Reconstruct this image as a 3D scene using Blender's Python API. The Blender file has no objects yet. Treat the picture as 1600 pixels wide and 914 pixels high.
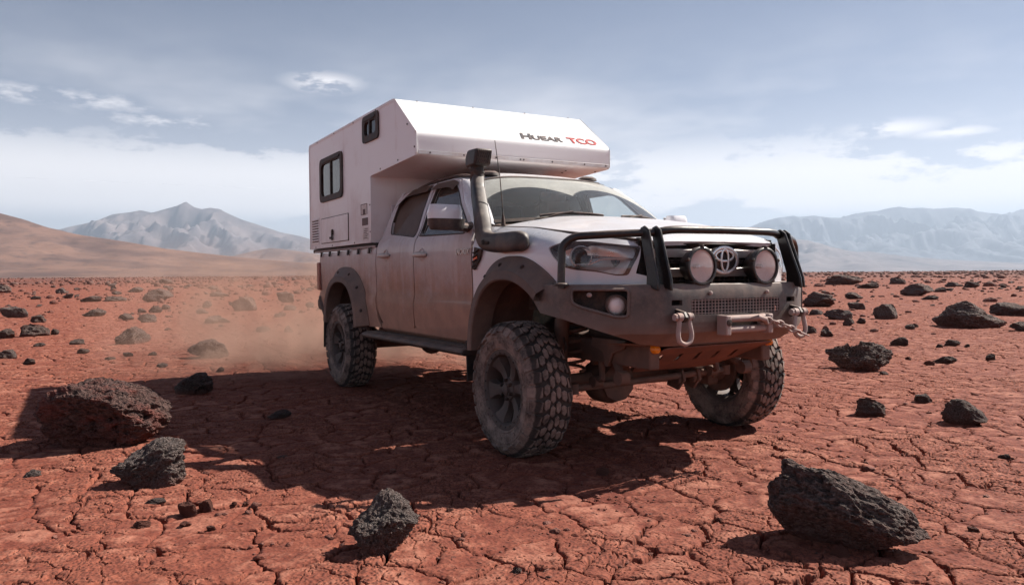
import bpy, bmesh, math, random
import numpy as np
from mathutils import Vector, Matrix, geometry

scene = bpy.context.scene
COL = scene.collection
R = math.radians

# ------------------------------------------------------------------ camera
# tuning of sky, air and earth colours
SKY_SAT, SKY_VAL, SKY_TINT, SKY_STRENGTH = .78, .74, (1.05, .99, 1.0), .062
CLOUD = (9.6, 9.3, 9.4)
G_DARK, G_LIGHT, G_DEEP = (.145, .034, .021), (.300, .098, .060), (.075, .021, .015)
HAZE_COL, HAZE_D, DUST_DENSITY = (.66, .80, 1.0), .75e-4, 1.25
EXPOSURE = .97
F_PX, YAW, PITCH, ROLL = 1191.13, 0.5163, 0.0261, -0.0076
CAM = np.array([3.8439, -3.0762, 1.0596])
_fw = np.array([-math.cos(YAW), math.sin(YAW), 0]); _rt = np.array([math.sin(YAW), math.cos(YAW), 0]); _up = np.array([0, 0, 1.0])
_F = _fw * math.cos(PITCH) - _up * math.sin(PITCH); _U = _up * math.cos(PITCH) + _fw * math.sin(PITCH)
_R2 = _rt * math.cos(ROLL) + _U * math.sin(ROLL); _U2 = _U * math.cos(ROLL) - _rt * math.sin(ROLL)
cd = bpy.data.cameras.new('camera'); cam = bpy.data.objects.new('camera', cd); COL.objects.link(cam)
cd.sensor_width = 36; cd.sensor_fit = 'HORIZONTAL'; cd.lens = 36 * F_PX / 1600
cd.clip_start = .05; cd.clip_end = 60000
mw = Matrix.Identity(4)
for i in range(3):
    mw[i][0] = _R2[i]; mw[i][1] = _U2[i]; mw[i][2] = -_F[i]; mw[i][3] = CAM[i]
cam.matrix_world = mw
scene.camera = cam

# ------------------------------------------------------------------ light
TO_SUN = Vector((0.08, 1.07, 1.0)).normalized()
SUN_EL = math.asin(TO_SUN.z); SUN_ROT = math.atan2(TO_SUN.x, TO_SUN.y)
sd = bpy.data.lights.new('sun', 'SUN'); sun = bpy.data.objects.new('sun', sd); COL.objects.link(sun)
sd.energy = 5.0; sd.angle = R(.53); sd.color = (1.0, .93, .84)
sun.rotation_euler = TO_SUN.to_track_quat('Z', 'Y').to_euler()

scene.render.engine = 'CYCLES'
scene.cycles.feature_set = 'EXPERIMENTAL'
scene.cycles.use_denoising = True; scene.cycles.use_adaptive_sampling = True; scene.cycles.adaptive_threshold = .02
scene.cycles.max_bounces = 7; scene.cycles.diffuse_bounces = 3; scene.cycles.glossy_bounces = 3
scene.cycles.transmission_bounces = 5; scene.cycles.transparent_max_bounces = 14; scene.cycles.volume_bounces = 0
scene.cycles.caustics_reflective = False; scene.cycles.caustics_refractive = False
scene.cycles.sample_clamp_indirect = 6
scene.cycles.dicing_rate = 1.0; scene.cycles.preview_dicing_rate = 1.0; scene.cycles.offscreen_dicing_scale = 8
scene.view_settings.view_transform = 'Standard'; scene.view_settings.look = 'None'
scene.view_settings.exposure = EXPOSURE; scene.view_settings.gamma = 1.0

# ------------------------------------------------------------------ node helper
class NT:
    def __init__(s, tree): s.t = tree; s.n = tree.nodes; s.l = tree.links
    def new(s, typ, **kw):
        nd = s.n.new(typ)
        for k, v in kw.items(): setattr(nd, k, v)
        return nd
    def put(s, sock, v):
        if v is None: return
        if hasattr(v, 'is_linked') or isinstance(v, bpy.types.NodeSocket): s.l.new(v, sock)
        elif isinstance(v, (tuple, list)):
            v = tuple(v)
            if sock.type == 'RGBA' and len(v) == 3: v = v + (1,)
            sock.default_value = v
        else: sock.default_value = v
    def m(s, op, a, b=None, c=None, clamp=False):
        nd = s.new('ShaderNodeMath', operation=op, use_clamp=clamp)
        s.put(nd.inputs[0], a); s.put(nd.inputs[1], b); s.put(nd.inputs[2], c); return nd.outputs[0]
    def vm(s, op, a, b=None, scale=None):
        nd = s.new('ShaderNodeVectorMath', operation=op)
        s.put(nd.inputs[0], a); s.put(nd.inputs[1], b)
        if scale is not None: s.put(nd.inputs['Scale'], scale)
        return nd.outputs['Value'] if op in ('DOT_PRODUCT', 'LENGTH', 'DISTANCE') else nd.outputs[0]
    def mix(s, f, a, b, blend='MIX'):
        nd = s.new('ShaderNodeMix', data_type='RGBA', blend_type=blend)
        s.put(nd.inputs[0], f); s.put(nd.inputs[6], a); s.put(nd.inputs[7], b); return nd.outputs[2]
    def ss(s, v, lo, hi, a=0.0, b=1.0):
        nd = s.new('ShaderNodeMapRange', interpolation_type='SMOOTHSTEP')
        s.put(nd.inputs[0], v); s.put(nd.inputs[1], lo); s.put(nd.inputs[2], hi); s.put(nd.inputs[3], a); s.put(nd.inputs[4], b)
        return nd.outputs[0]
    def noise(s, vec, scale, detail=4, rough=.55, dist=0.0, dim='3D'):
        nd = s.new('ShaderNodeTexNoise', noise_dimensions=dim)
        s.put(nd.inputs['Vector'], vec); s.put(nd.inputs['Scale'], scale); s.put(nd.inputs['Detail'], detail)
        s.put(nd.inputs['Roughness'], rough); s.put(nd.inputs['Distortion'], dist); return nd.outputs[0], nd.outputs[1]
    def vor(s, vec, scale, feature='F1', rnd=1.0, dim='3D'):
        nd = s.new('ShaderNodeTexVoronoi', voronoi_dimensions=dim, feature=feature)
        s.put(nd.inputs['Vector'], vec); s.put(nd.inputs['Scale'], scale); s.put(nd.inputs['Randomness'], rnd)
        return nd.outputs['Distance'], (nd.outputs['Color'] if feature != 'DISTANCE_TO_EDGE' else None)
    def sep(s, v):
        nd = s.new('ShaderNodeSeparateXYZ'); s.put(nd.inputs[0], v); return nd.outputs
    def comb(s, x, y, z):
        nd = s.new('ShaderNodeCombineXYZ')
        for i, v in enumerate((x, y, z)): s.put(nd.inputs[i], v)
        return nd.outputs[0]
    def bump(s, h, strength=.5, dist=.01):
        nd = s.new('ShaderNodeBump'); s.put(nd.inputs['Height'], h); s.put(nd.inputs['Strength'], strength); s.put(nd.inputs['Distance'], dist)
        return nd.outputs[0]

def mat(name):
    m = bpy.data.materials.new(name); m.use_nodes = True
    m.node_tree.nodes.clear(); t = NT(m.node_tree)
    out = t.new('ShaderNodeOutputMaterial'); return m, t, out

def principled(t, out, color, rough, metal=0.0, normal=None, coat=0.0, spec=.5):
    b = t.new('ShaderNodeBsdfPrincipled')
    t.put(b.inputs['Base Color'], color); t.put(b.inputs['Roughness'], rough); t.put(b.inputs['Metallic'], metal)
    t.put(b.inputs['Specular IOR Level'], spec)
    if coat: t.put(b.inputs['Coat Weight'], coat)
    if normal is not None: t.put(b.inputs['Normal'], normal)
    if out is not None: t.l.new(b.outputs[0], out.inputs['Surface'])
    return b

# ------------------------------------------------------------------ sky
world = bpy.data.worlds.new('World'); scene.world = world; world.use_nodes = True
world.node_tree.nodes.clear(); t = NT(world.node_tree)
wo = t.new('ShaderNodeOutputWorld'); bg = t.new('ShaderNodeBackground'); t.l.new(bg.outputs[0], wo.inputs[0])
sky = t.new('ShaderNodeTexSky', sky_type='NISHITA'); sky.sun_disc = False
sky.sun_elevation = SUN_EL; sky.sun_rotation = SUN_ROT; sky.altitude = 3200; sky.air_density = 1.0; sky.dust_density = 1.6; sky.ozone_density = 1.2
d = t.vm('NORMALIZE', t.new('ShaderNodeTexCoord').outputs['Generated'])
dx, dy, dz = t.sep(d)
el = t.m('ARCSINE', dz); az = t.m('ARCTAN2', t.vm('DOT_PRODUCT', d, tuple(-_rt)), t.vm('DOT_PRODUCT', d, tuple(_fw)))
hz = t.m('MAXIMUM', t.m('SQRT', t.m('ADD', t.m('MULTIPLY', dx, dx), t.m('MULTIPLY', dy, dy))), .01); hx = t.m('DIVIDE', dx, hz); hy = t.m('DIVIDE', dy, hz)
hs = t.new('ShaderNodeHueSaturation'); t.put(hs.inputs['Saturation'], SKY_SAT); t.put(hs.inputs['Value'], SKY_VAL); t.put(hs.inputs['Color'], sky.outputs[0])
skyc = t.mix(1.0, hs.outputs[0], SKY_TINT, 'MULTIPLY')
# thin high veil: noise on a flat layer seen in perspective
iz = t.m('DIVIDE', 1.0, t.m('ADD', t.m('MAXIMUM', dz, 0.0), .10))
pl = t.comb(t.m('MULTIPLY', dx, iz), t.m('MULTIPLY', dy, iz), 0.0)
pl = t.vm('ADD', pl, t.comb(3.1, 1.7, 0.0))
n1, _ = t.noise(pl, .42, 5, .64)
veil = t.ss(n1, .36, .74)
veil = t.m('MULTIPLY', veil, t.ss(el, .34, .14))
low = t.ss(el, .27, .05)
veil = t.m('MULTIPLY', t.m('MAXIMUM', t.m('MULTIPLY', veil, .95), t.m('MULTIPLY', low, .46)), .85)
# banks of low cumulus near the horizon
ae = t.comb(hx, hy, t.m('MULTIPLY', el, 3.2))
n3, _ = t.noise(ae, 2.6, 1, .5); n4, _ = t.noise(ae, 11.0, 6, .66)
band = t.m('MULTIPLY', t.ss(el, .045, .085), t.ss(el, .20, .115))
bank = t.ss(t.m('ADD', t.m('ADD', t.m('MULTIPLY', n4, .62), t.m('MULTIPLY', n3, .5)), t.m('MULTIPLY', band, .22)), .60, .72)
bank = t.m('MULTIPLY', bank, t.m('MULTIPLY', band, 1.0))
# single wisps: (azimuth, elevation, half width, half height) in radians
def wisp(px, py, w, h, seed, lo=.42, hi=.66):
    a = -math.atan((px - 800) / F_PX); D = math.hypot(F_PX, px - 800); e = math.atan((427 - py) / D)
    ex = t.m('DIVIDE', t.m('SUBTRACT', az, a), w / D); ey = t.m('DIVIDE', t.m('SUBTRACT', el, e), h / D)
    r2 = t.m('ADD', t.m('POWER', ex, 2.0), t.m('POWER', ey, 2.0))
    g = t.m('EXPONENT', t.m('MULTIPLY', r2, -1.0))
    return t.m('MULTIPLY', g, t.ss(wn, lo, hi))
wn, _ = t.noise(t.comb(t.m('MULTIPLY', hx, 14.0), t.m('MULTIPLY', hy, 14.0), t.m('MULTIPLY', el, 42.0)), 1.0, 4, .64); ws = None
for a in ((512, 131, 52, 14, 1.3, .34, .52), (1395, 208, 75, 14, 4.7, .32, .50), (1490, 214, 65, 9, 7.3, .34, .52), (80, 148, 200, 14, 2.2, .36, .66), (1380, 300, 150, 10, 9.1, .42, .7), (270, 190, 120, 16, 5.5, .45, .75), (8, 211, 16, 9, 3.1, .38, .55)):
    w = wisp(*a); ws = w if ws is None else t.m('MAXIMUM', ws, w)
ws = t.m('MULTIPLY', ws, .95)
cl = t.m('MAXIMUM', t.m('MAXIMUM', veil, bank), ws)
col = t.mix(cl, skyc, CLOUD)
t.l.new(col, bg.inputs[0]); bg.inputs[1].default_value = SKY_STRENGTH
world.cycles.sampling_method = 'MANUAL'; world.cycles.sample_map_resolution = 512

# ------------------------------------------------------------------ numpy noise
_rs = np.random.RandomState(5)
_perm = _rs.permutation(256).astype(np.int64); _perm = np.concatenate([_perm, _perm, _perm])
_g3 = _rs.normal(size=(256, 3)); _g3 /= np.linalg.norm(_g3, axis=1)[:, None]
def perlin(P):
    P = np.asarray(P, float); I = np.floor(P).astype(np.int64); f = P - I; u = f * f * f * (f * (f * 6 - 15) + 10)
    out = 0
    for a in (0, 1):
        wx = u[:, 0] if a else 1 - u[:, 0]
        for b in (0, 1):
            wy = u[:, 1] if b else 1 - u[:, 1]
            for c in (0, 1):
                wz = u[:, 2] if c else 1 - u[:, 2]
                h = _perm[_perm[_perm[(I[:, 0] + a) & 255] + ((I[:, 1] + b) & 255)] + ((I[:, 2] + c) & 255)]
                g = _g3[h]
                out = out + wx * wy * wz * (g[:, 0] * (f[:, 0] - a) + g[:, 1] * (f[:, 1] - b) + g[:, 2] * (f[:, 2] - c))
    return out
def fbm(P, o=4, gain=.5, lac=2.03):
    s = 0; a = 1.0
    for i in range(o): s = s + a * perlin(P * lac ** i + 17.3 * i); a *= gain
    return s
def worley(P):
    I = np.floor(P).astype(np.int64); best = np.full(len(P), 9.0)
    for a in (-1, 0, 1):
        for b in (-1, 0, 1):
            for c in (-1, 0, 1):
                J = I + (a, b, c)
                h = _perm[_perm[_perm[J[:, 0] & 255] + (J[:, 1] & 255)] + (J[:, 2] & 255)]
                q = J + .5 + .48 * _g3[h]
                best = np.minimum(best, ((q - P) ** 2).sum(1))
    return np.sqrt(best)
def smooth(v, a, b):
    u = np.clip((np.asarray(v, float) - a) / (b - a), 0, 1); return u * u * (3 - 2 * u)

# ------------------------------------------------------------------ object helpers
def tag(o, label=None, cat=None, group=None, kind=None):
    if label: o['label'] = label
    if cat: o['category'] = cat
    if group: o['group'] = group
    if kind: o['kind'] = kind
    return o
def empty(name, loc=(0, 0, 0), parent=None):
    o = bpy.data.objects.new(name, None); COL.objects.link(o); o.location = loc; o.empty_display_size = .2
    if parent: o.parent = parent
    return o
def mesh_obj(name, V, Fc, material, parent=None, angle=35, smooth_=True, bevel=0, bseg=2):
    me = bpy.data.meshes.new(name); me.from_pydata([tuple(map(float, v)) for v in V], [], [tuple(int(i) for i in f) for f in Fc])
    me.validate()
    if material: me.materials.append(material)
    if smooth_:
        me.polygons.foreach_set('use_smooth', [True] * len(me.polygons)); me.set_sharp_from_angle(angle=R(angle))
    o = bpy.data.objects.new(name, me); COL.objects.link(o)
    if parent: o.parent = parent
    if bevel:
        b = o.modifiers.new('bevel', 'BEVEL'); b.width = bevel; b.segments = bseg; b.limit_method = 'ANGLE'; b.angle_limit = R(40); b.harden_normals = False
    return o
def recalc(V, Fc):
    me = bpy.data.meshes.new('tmp'); me.from_pydata([tuple(map(float, v)) for v in V], [], [tuple(int(i) for i in f) for f in Fc])
    bm = bmesh.new(); bm.from_mesh(me); bmesh.ops.recalc_face_normals(bm, faces=bm.faces)
    F2 = [[v.index for v in f.verts] for f in bm.faces]; bm.free(); bpy.data.meshes.remove(me); return F2

class MB:
    """collects shapes into one mesh"""
    def __init__(s): s.V = []; s.F = []
    def raw(s, V, Fc):
        n = len(s.V); s.V.extend([tuple(map(float, v)) for v in V]); s.F.extend([tuple(int(i) + n for i in f) for f in Fc]); return s
    def box(s, c, size, rot=None, taper=1.0):
        hx, hy, hz = [k / 2 for k in size]; V = []
        for z in (-hz, hz):
            k = taper if z > 0 else 1
            for x, y in ((-hx, -hy), (hx, -hy), (hx, hy), (-hx, hy)): V.append(Vector((x * k, y * k, z)))
        if rot is not None:
            M = rot if isinstance(rot, Matrix) else __import__('mathutils').Euler(rot).to_matrix(); V = [M @ v for v in V]
        V = [v + Vector(c) for v in V]
        return s.raw(V, [(3, 2, 1, 0), (4, 5, 6, 7), (0, 1, 5, 4), (1, 2, 6, 5), (2, 3, 7, 6), (3, 0, 4, 7)])
    def tube(s, path, r, seg=10, closed=False, ry=None, caps=True, upv=(0, 0, 1), pw=1.0):
        P = [Vector(p) for p in path]; n = len(P)
        rr = r if isinstance(r, (list, tuple, np.ndarray)) else [r] * n
        r2 = ry if isinstance(ry, (list, tuple, np.ndarray)) else ([ry] * n if ry else rr)
        T = []
        for i in range(n):
            a = P[(i - 1) % n] if (closed or i > 0) else P[i]; b = P[(i + 1) % n] if (closed or i < n - 1) else P[i]
            T.append((b - a).normalized())
        u = Vector(upv); u = (u - T[0] * u.dot(T[0]))
        if u.length < 1e-3: u = Vector((1, 0, 0)) - T[0] * T[0].x
        u.normalize(); V = []
        for i in range(n):
            u = (u - T[i] * u.dot(T[i])).normalized(); w = T[i].cross(u)
            for k in range(seg):
                a = 2 * math.pi * k / seg; ca, sa = math.cos(a), math.sin(a); ca, sa = math.copysign(abs(ca) ** pw, ca), math.copysign(abs(sa) ** pw, sa); V.append(P[i] + u * (ca * rr[i]) + w * (sa * r2[i]))
        Fc = []
        for i in range(n if closed else n - 1):
            j = (i + 1) % n
            for k in range(seg): Fc.append((i * seg + k, i * seg + (k + 1) % seg, j * seg + (k + 1) % seg, j * seg + k))
        if not closed and caps: Fc.append(tuple(range(seg))[::-1]); Fc.append(tuple((n - 1) * seg + k for k in range(seg)))
        return s.raw(V, Fc)
    def lathe(s, prof, c=(0, 0, 0), axis=(0, 1, 0), seg=24, cap=True):
        """prof: list of (along axis, radius)"""
        A = Vector(axis).normalized(); u = A.orthogonal().normalized(); w = A.cross(u); C = Vector(c); V = []; Fc = []
        for h, r in prof:
            for k in range(seg):
                a = 2 * math.pi * k / seg; V.append(C + A * h + u * (r * math.cos(a)) + w * (r * math.sin(a)))
        for i in range(len(prof) - 1):
            for k in range(seg): Fc.append((i * seg + k, i * seg + (k + 1) % seg, (i + 1) * seg + (k + 1) % seg, (i + 1) * seg + k))
        if cap: Fc.append(tuple(range(seg))[::-1]); Fc.append(tuple((len(prof) - 1) * seg + k for k in range(seg)))
        return s.raw(V, Fc)
    def prism(s, poly, vec, fn=None):
        """poly: list of 3D points; extruded by vec"""
        n = len(poly); V = [Vector(p) for p in poly] + [Vector(p) + Vector(vec) for p in poly]
        Fc = [tuple(range(n))[::-1], tuple(range(n, 2 * n))] + [(i, (i + 1) % n, n + (i + 1) % n, n + i) for i in range(n)]
        return s.raw(V, Fc)
    def build(s, name, material, parent=None, angle=35, bevel=0, fix=True, smooth_=True, bseg=2):
        return mesh_obj(name, s.V, recalc(s.V, s.F) if fix else s.F, material, parent, angle, smooth_, bevel, bseg)

def fillet2(poly, r, seg=4, closed=True):
    """round the corners of a polygon (2D or 3D points); r scalar or list"""
    P = [np.array(p, float) for p in poly]; n = len(P); out = []
    for i in range(n):
        if not closed and i in (0, n - 1): out.append(P[i]); continue
        a, b, c = P[i - 1], P[i], P[(i + 1) % n]; rr = r[i] if isinstance(r, (list, tuple)) else r
        la, lc = np.linalg.norm(a - b), np.linalg.norm(c - b); k = min(rr, la * .45, lc * .45)
        if k < 1e-5: out.append(b); continue
        p0 = b + (a - b) / la * k; p1 = b + (c - b) / lc * k
        for j in range(seg + 1):
            q = j / seg; out.append((1 - q) ** 2 * p0 + 2 * q * (1 - q) * b + q * q * p1)
    return out
def densify(poly, step):
    out = []; n = len(poly)
    for i in range(n):
        a = np.array(poly[i], float); b = np.array(poly[(i + 1) % n], float); k = max(1, int(np.linalg.norm(b - a) / step + .5))
        for j in range(k): out.append(a + (b - a) * j / k)
    return out
def inside(poly, pts):
    P = np.array(poly); x, y = pts[:, 0], pts[:, 1]; c = np.zeros(len(pts), bool); n = len(P)
    for i in range(n):
        x0, y0 = P[i]; x1, y1 = P[(i + 1) % n]
        if y0 == y1: continue
        t_ = ((y0 > y) != (y1 > y)) & (x < (x1 - x0) * (y - y0) / (y1 - y0) + x0); c ^= t_
    return c
def sheet_data(outer, holes, cell):
    loops = [densify(l, cell) for l in [outer] + list(holes)]
    pts = []; edges = []
    for l in loops:
        b = len(pts); pts += [tuple(p) for p in l]; edges += [(b + i, b + (i + 1) % len(l)) for i in range(len(l))]
    B = np.array(pts); lo, hi = B.min(0), B.max(0)
    gx = np.arange(lo[0] + cell / 2, hi[0], cell); gy = np.arange(lo[1] + cell / 2, hi[1], cell)
    if len(gx) and len(gy):
        G = np.array([(x + (cell / 2 if j % 2 else 0), y) for j, y in enumerate(gy) for x in gx])
        ok = inside(loops[0], G)
        for h in loops[1:]: ok &= ~inside(h, G)
        G = G[ok]
        if len(G):
            dmin = np.min(((G[:, None, :] - B[None]) ** 2).sum(2), axis=1) if len(G) * len(B) < 4e6 else np.array([((g - B) ** 2).sum(1).min() for g in G])
            G = G[dmin > (cell * .55) ** 2]; pts += [tuple(g) for g in G]
    res = geometry.delaunay_2d_cdt([Vector(p) for p in pts], edges, [], 0, 1e-6)
    V = np.array([tuple(v) for v in res[0]]); Fc = np.array([f for f in res[2] if len(f) == 3])
    c = V[Fc].mean(1); ok = inside(loops[0], c)
    for h in loops[1:]: ok &= ~inside(h, c)
    Fc = Fc[ok]; used = np.unique(Fc); mp = -np.ones(len(V), int); mp[used] = np.arange(len(used))
    return V[used], mp[Fc]
def sheet(name, outer, fn, material, parent, holes=(), cell=.04, thick=.012, out=(0, -1, 0), angle=40):
    """a panel: a flat outline mapped onto a curved surface, with a returned edge; out = rough outward direction"""
    V2, Fc = sheet_data(outer, holes, cell); V = np.array(fn(V2[:, 0], V2[:, 1])).T if not isinstance(fn, np.ndarray) else fn
    N = np.zeros_like(V); fnrm = np.cross(V[Fc[:, 1]] - V[Fc[:, 0]], V[Fc[:, 2]] - V[Fc[:, 0]])
    if (fnrm @ np.array(out, float)).sum() < 0: Fc = Fc[:, ::-1]; fnrm = -fnrm
    for k in range(3): np.add.at(N, Fc[:, k], fnrm)
    N /= np.linalg.norm(N, axis=1)[:, None] + 1e-12
    faces = [tuple(f) for f in Fc]
    if thick:
        cnt = {}
        for f in faces:
            for a, b in ((f[0], f[1]), (f[1], f[2]), (f[2], f[0])): cnt[(a, b)] = 1
        be = [(a, b) for (a, b) in cnt if (b, a) not in cnt]
        bv = sorted({i for e in be for i in e}); mp = {v: len(V) + k for k, v in enumerate(bv)}
        V = np.vstack([V, V[bv] - N[bv] * thick]); faces += [(b, a, mp[a], mp[b]) for a, b in be]
    return mesh_obj(name, V, faces, material, parent, angle)
def grid_surf(name, P, material, parent, angle=40, flip=False):
    """P[i][j] 3D grid"""
    P = np.asarray(P, float); n, m = P.shape[:2]; Fc = []
    for i in range(n - 1):
        for j in range(m - 1):
            f = (i * m + j, (i + 1) * m + j, (i + 1) * m + j + 1, i * m + j + 1); Fc.append(f[::-1] if flip else f)
    return mesh_obj(name, P.reshape(-1, 3), Fc, material, parent, angle)
def text_mesh(name, body, size, M, material, parent, extrude=.002, shear=0.0, offset=0.0, sx=1.0, spacing=1.0):
    cu = bpy.data.curves.new('txt', 'FONT'); cu.body = body; cu.size = size; cu.extrude = extrude; cu.shear = shear; cu.offset = offset; cu.space_character = spacing; cu.resolution_u = 3
    o = bpy.data.objects.new('txt', cu); COL.objects.link(o)
    dg = bpy.context.evaluated_depsgraph_get(); me = bpy.data.meshes.new_from_object(o.evaluated_get(dg))
    bpy.data.objects.remove(o); bpy.data.curves.remove(cu)
    me.transform(Matrix.Scale(sx, 4, (1, 0, 0))); me.transform(M); me.materials.clear(); me.materials.append(material); me.name = name
    r = bpy.data.objects.new(name, me); COL.objects.link(r); r.parent = parent; return r
def frame(o, xa, ya):
    xa = Vector(xa).normalized(); za = xa.cross(Vector(ya)).normalized(); ya = za.cross(xa)
    M = Matrix.Identity(4)
    for i in range(3): M[i][0] = xa[i]; M[i][1] = ya[i]; M[i][2] = za[i]; M[i][3] = o[i]
    return M

# ------------------------------------------------------------------ materials
DUST = (.35, .185, .125)
def dusty(name, base, rough=.4, metal=0.0, amt=.3, zlo=0.0, zhi=0.0, zgain=0.0, up=.3, scale=5.0, coat=0.0, bump=0.0, dust=DUST, spec=.5, bscale=60, streak=0.0):
    m, t, out = mat(name)
    tc = t.new('ShaderNodeTexCoord'); geo = t.new('ShaderNodeNewGeometry')
    P = tc.outputs['Object']
    n, _ = t.noise(P, scale, 7, .68); n2, _ = t.noise(P, scale * 9, 4, .6)
    f = t.m('ADD', amt, t.m('MULTIPLY', t.m('SUBTRACT', t.m('ADD', t.m('MULTIPLY', n, .86), t.m('MULTIPLY', n2, .14)), .5), 1.5))
    if streak:
        ns, _ = t.noise(t.vm('MULTIPLY', P, (11, 11, .9)), 1.0, 4, .6); f = t.m('ADD', f, t.m('MULTIPLY', t.ss(ns, .48, .74), streak))
    if zgain:
        z = t.sep(P)[2]; f = t.m('ADD', f, t.ss(t.m('ADD', z, t.m('MULTIPLY', t.m('SUBTRACT', n, .5), .5)), zhi, zlo, 0.0, zgain))
    if up:
        nz = t.sep(geo.outputs['Normal'])[2]; f = t.m('ADD', f, t.m('MULTIPLY', t.m('MAXIMUM', nz, 0.0), up))
    f = t.m('MINIMUM', t.m('MAXIMUM', f, 0.0), .96)
    dn, _ = t.noise(P, 7.0, 3, .6)
    dc = t.mix(t.ss(dn, .3, .7), tuple(c * .86 for c in dust), tuple(min(1, c * 1.10) for c in dust))
    nrm = None
    if bump:
        b1, _ = t.noise(P, bscale, 5, .65); nrm = t.bump(b1, bump, .004)
    b = principled(t, out, t.mix(f, base, dc), t.m('ADD', rough, t.m('MULTIPLY', f, .92 - rough)), t.m('MULTIPLY', metal, t.m('SUBTRACT', 1.0, f)), nrm, coat * .5, spec)
    return m

M = {}
M['paint'] = dusty('white_paint', (.66, .66, .69), .28, amt=.06, zlo=.6, zhi=1.70, zgain=1.05, up=.2, scale=2.2, streak=.14, coat=.6)
M['paint_front'] = dusty('white_paint_front', (.70, .70, .73), .22, amt=-.10, zlo=.5, zhi=1.15, zgain=.75, up=.36, scale=2.2, coat=.6, dust=(.42, .29, .22))
M['camper'] = dusty('camper_white', (.84, .83, .83), .35, amt=-.10, zlo=1.25, zhi=2.1, zgain=.30, up=.02, scale=1.6, bump=.10, bscale=2.2, streak=.16, dust=(.46, .30, .24))
M['trim_alu'] = dusty('camper_trim', (.62, .61, .61), .45, amt=.15, up=.05, scale=6)
M['plastic'] = dusty('black_plastic', (.026, .025, .025), .55, amt=.16, up=.35, scale=7, bump=.15, dust=(.25, .155, .12))
M['flare'] = dusty('flare_plastic', (.060, .057, .057), .62, amt=.26, zlo=.5, zhi=1.1, zgain=.55, up=.25, scale=5, dust=(.27, .17, .13))
M['steel'] = dusty('black_coated_steel', (.016, .015, .015), .32, amt=-.12, zlo=.6, zhi=1.0, zgain=.2, up=.55, scale=7, dust=(.25, .165, .13), bump=.08)
M['bumper'] = dusty('dark_grey_bumper', (.055, .052, .051), .40, amt=.20, zlo=.60, zhi=.86, zgain=.6, up=.45, scale=13, dust=(.32, .225, .185), bump=.2)
M['under'] = dusty('dirty_chassis', (.05, .045, .042), .6, amt=.55, up=.2, scale=7, dust=(.22, .12, .085), bump=.4)
M['skid'] = dusty('dusty_skid_plate', (.10, .06, .05), .6, amt=.55, up=.1, scale=7, dust=(.27, .125, .085), bump=.2)
M['rubber'] = dusty('tyre_rubber', (.045, .040, .038), .75, amt=.48, up=.0, scale=8, dust=(.20, .140, .118), bump=.3, bscale=40)
def rubber():
    m, t, out = mat('tyre_rubber'); P = t.new('ShaderNodeTexCoord').outputs['Object']; x, y, z = t.sep(P)
    r = t.m('SQRT', t.m('ADD', t.m('MULTIPLY', x, x), t.m('MULTIPLY', z, z)))
    n, _ = t.noise(P, 9.0, 6, .65); n2, _ = t.noise(P, 60.0, 4, .65)
    groove_shade = t.m('MULTIPLY', t.ss(r, .362, .370), t.ss(r, .390, .384))          # lug faces and sidewall carry dried dust, shade in the grooves is painted dark
    f = t.m('MULTIPLY', t.ss(t.m('ADD', t.m('MULTIPLY', n, .7), t.m('MULTIPLY', n2, .3)), .28, .66), t.m('SUBTRACT', 1.0, t.m('MULTIPLY', groove_shade, .85)))
    principled(t, out, t.mix(f, (.022, .020, .019), (.31, .225, .19)), .8, 0, t.bump(n2, .3, .004), 0, .3); return m
M['rubber'] = rubber()
M['rim'] = dusty('wheel_alloy', (.05, .047, .046), .5, metal=.3, amt=.35, up=.1, scale=9, dust=(.17, .115, .095))
M['liner'] = dusty('wheel_liner', (.03, .028, .027), .8, amt=.45, up=.2, scale=4, dust=(.24, .12, .085), bump=.5, bscale=12)
M['galv'] = dusty('weathered_steel', (.36, .34, .34), .5, metal=.5, amt=.5, up=.3, scale=12, dust=(.42, .28, .235), bump=.3)
M['chrome'] = dusty('grey_chrome', (.58, .57, .57), .22, metal=.9, amt=.12, up=.3, scale=8, dust=(.42, .3, .24))
M['silver'] = dusty('satin_silver', (.50, .49, .48), .35, metal=.5, amt=.22, up=.3, scale=7, dust=(.42, .3, .24))
M['black'] = dusty('matt_black', (.012, .012, .012), .7, amt=.08, up=.1, scale=8)
M['seal'] = dusty('black_rubber_seal', (.014, .014, .014), .6, amt=.12, up=.3, scale=10, dust=(.2, .13, .1))
M['seat'] = dusty('seat_fabric', (.16, .16, .155), .85, amt=.05, up=.1)
M['dash'] = dusty('dash_plastic', (.20, .195, .185), .6, amt=.1, up=.3)
M['amber'] = dusty('amber_lens', (.85, .28, .02), .25, amt=-.1, up=.1, coat=.5)
M['orange'] = dusty('orange_reflector', (.75, .11, .02), .3, amt=-.05, up=.1)
M['red'] = dusty('red_lens', (.35, .03, .025), .25, amt=.55, up=.2, coat=.5)
M['snorkel'] = dusty('snorkel_plastic', (.026, .025, .026), .45, amt=.03, up=.35, scale=6, dust=(.36, .28, .23))
M['lettergrey'] = dusty('grey_print', (.045, .045, .05), .5, amt=.12, up=.0, scale=20)
M['letterred'] = dusty('red_print', (.42, .03, .03), .5, amt=.08, up=.0, scale=20)
M['paper'] = dusty('worn_decal', (.70, .68, .66), .6, amt=.18, up=.0, scale=30)
M['print'] = dusty('decal_ink', (.06, .055, .06), .6, amt=.2, up=.0, scale=60)
M['badge'] = dusty('badge_metal', (.55, .54, .54), .3, metal=.8, amt=.3, up=.1, scale=40)

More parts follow.
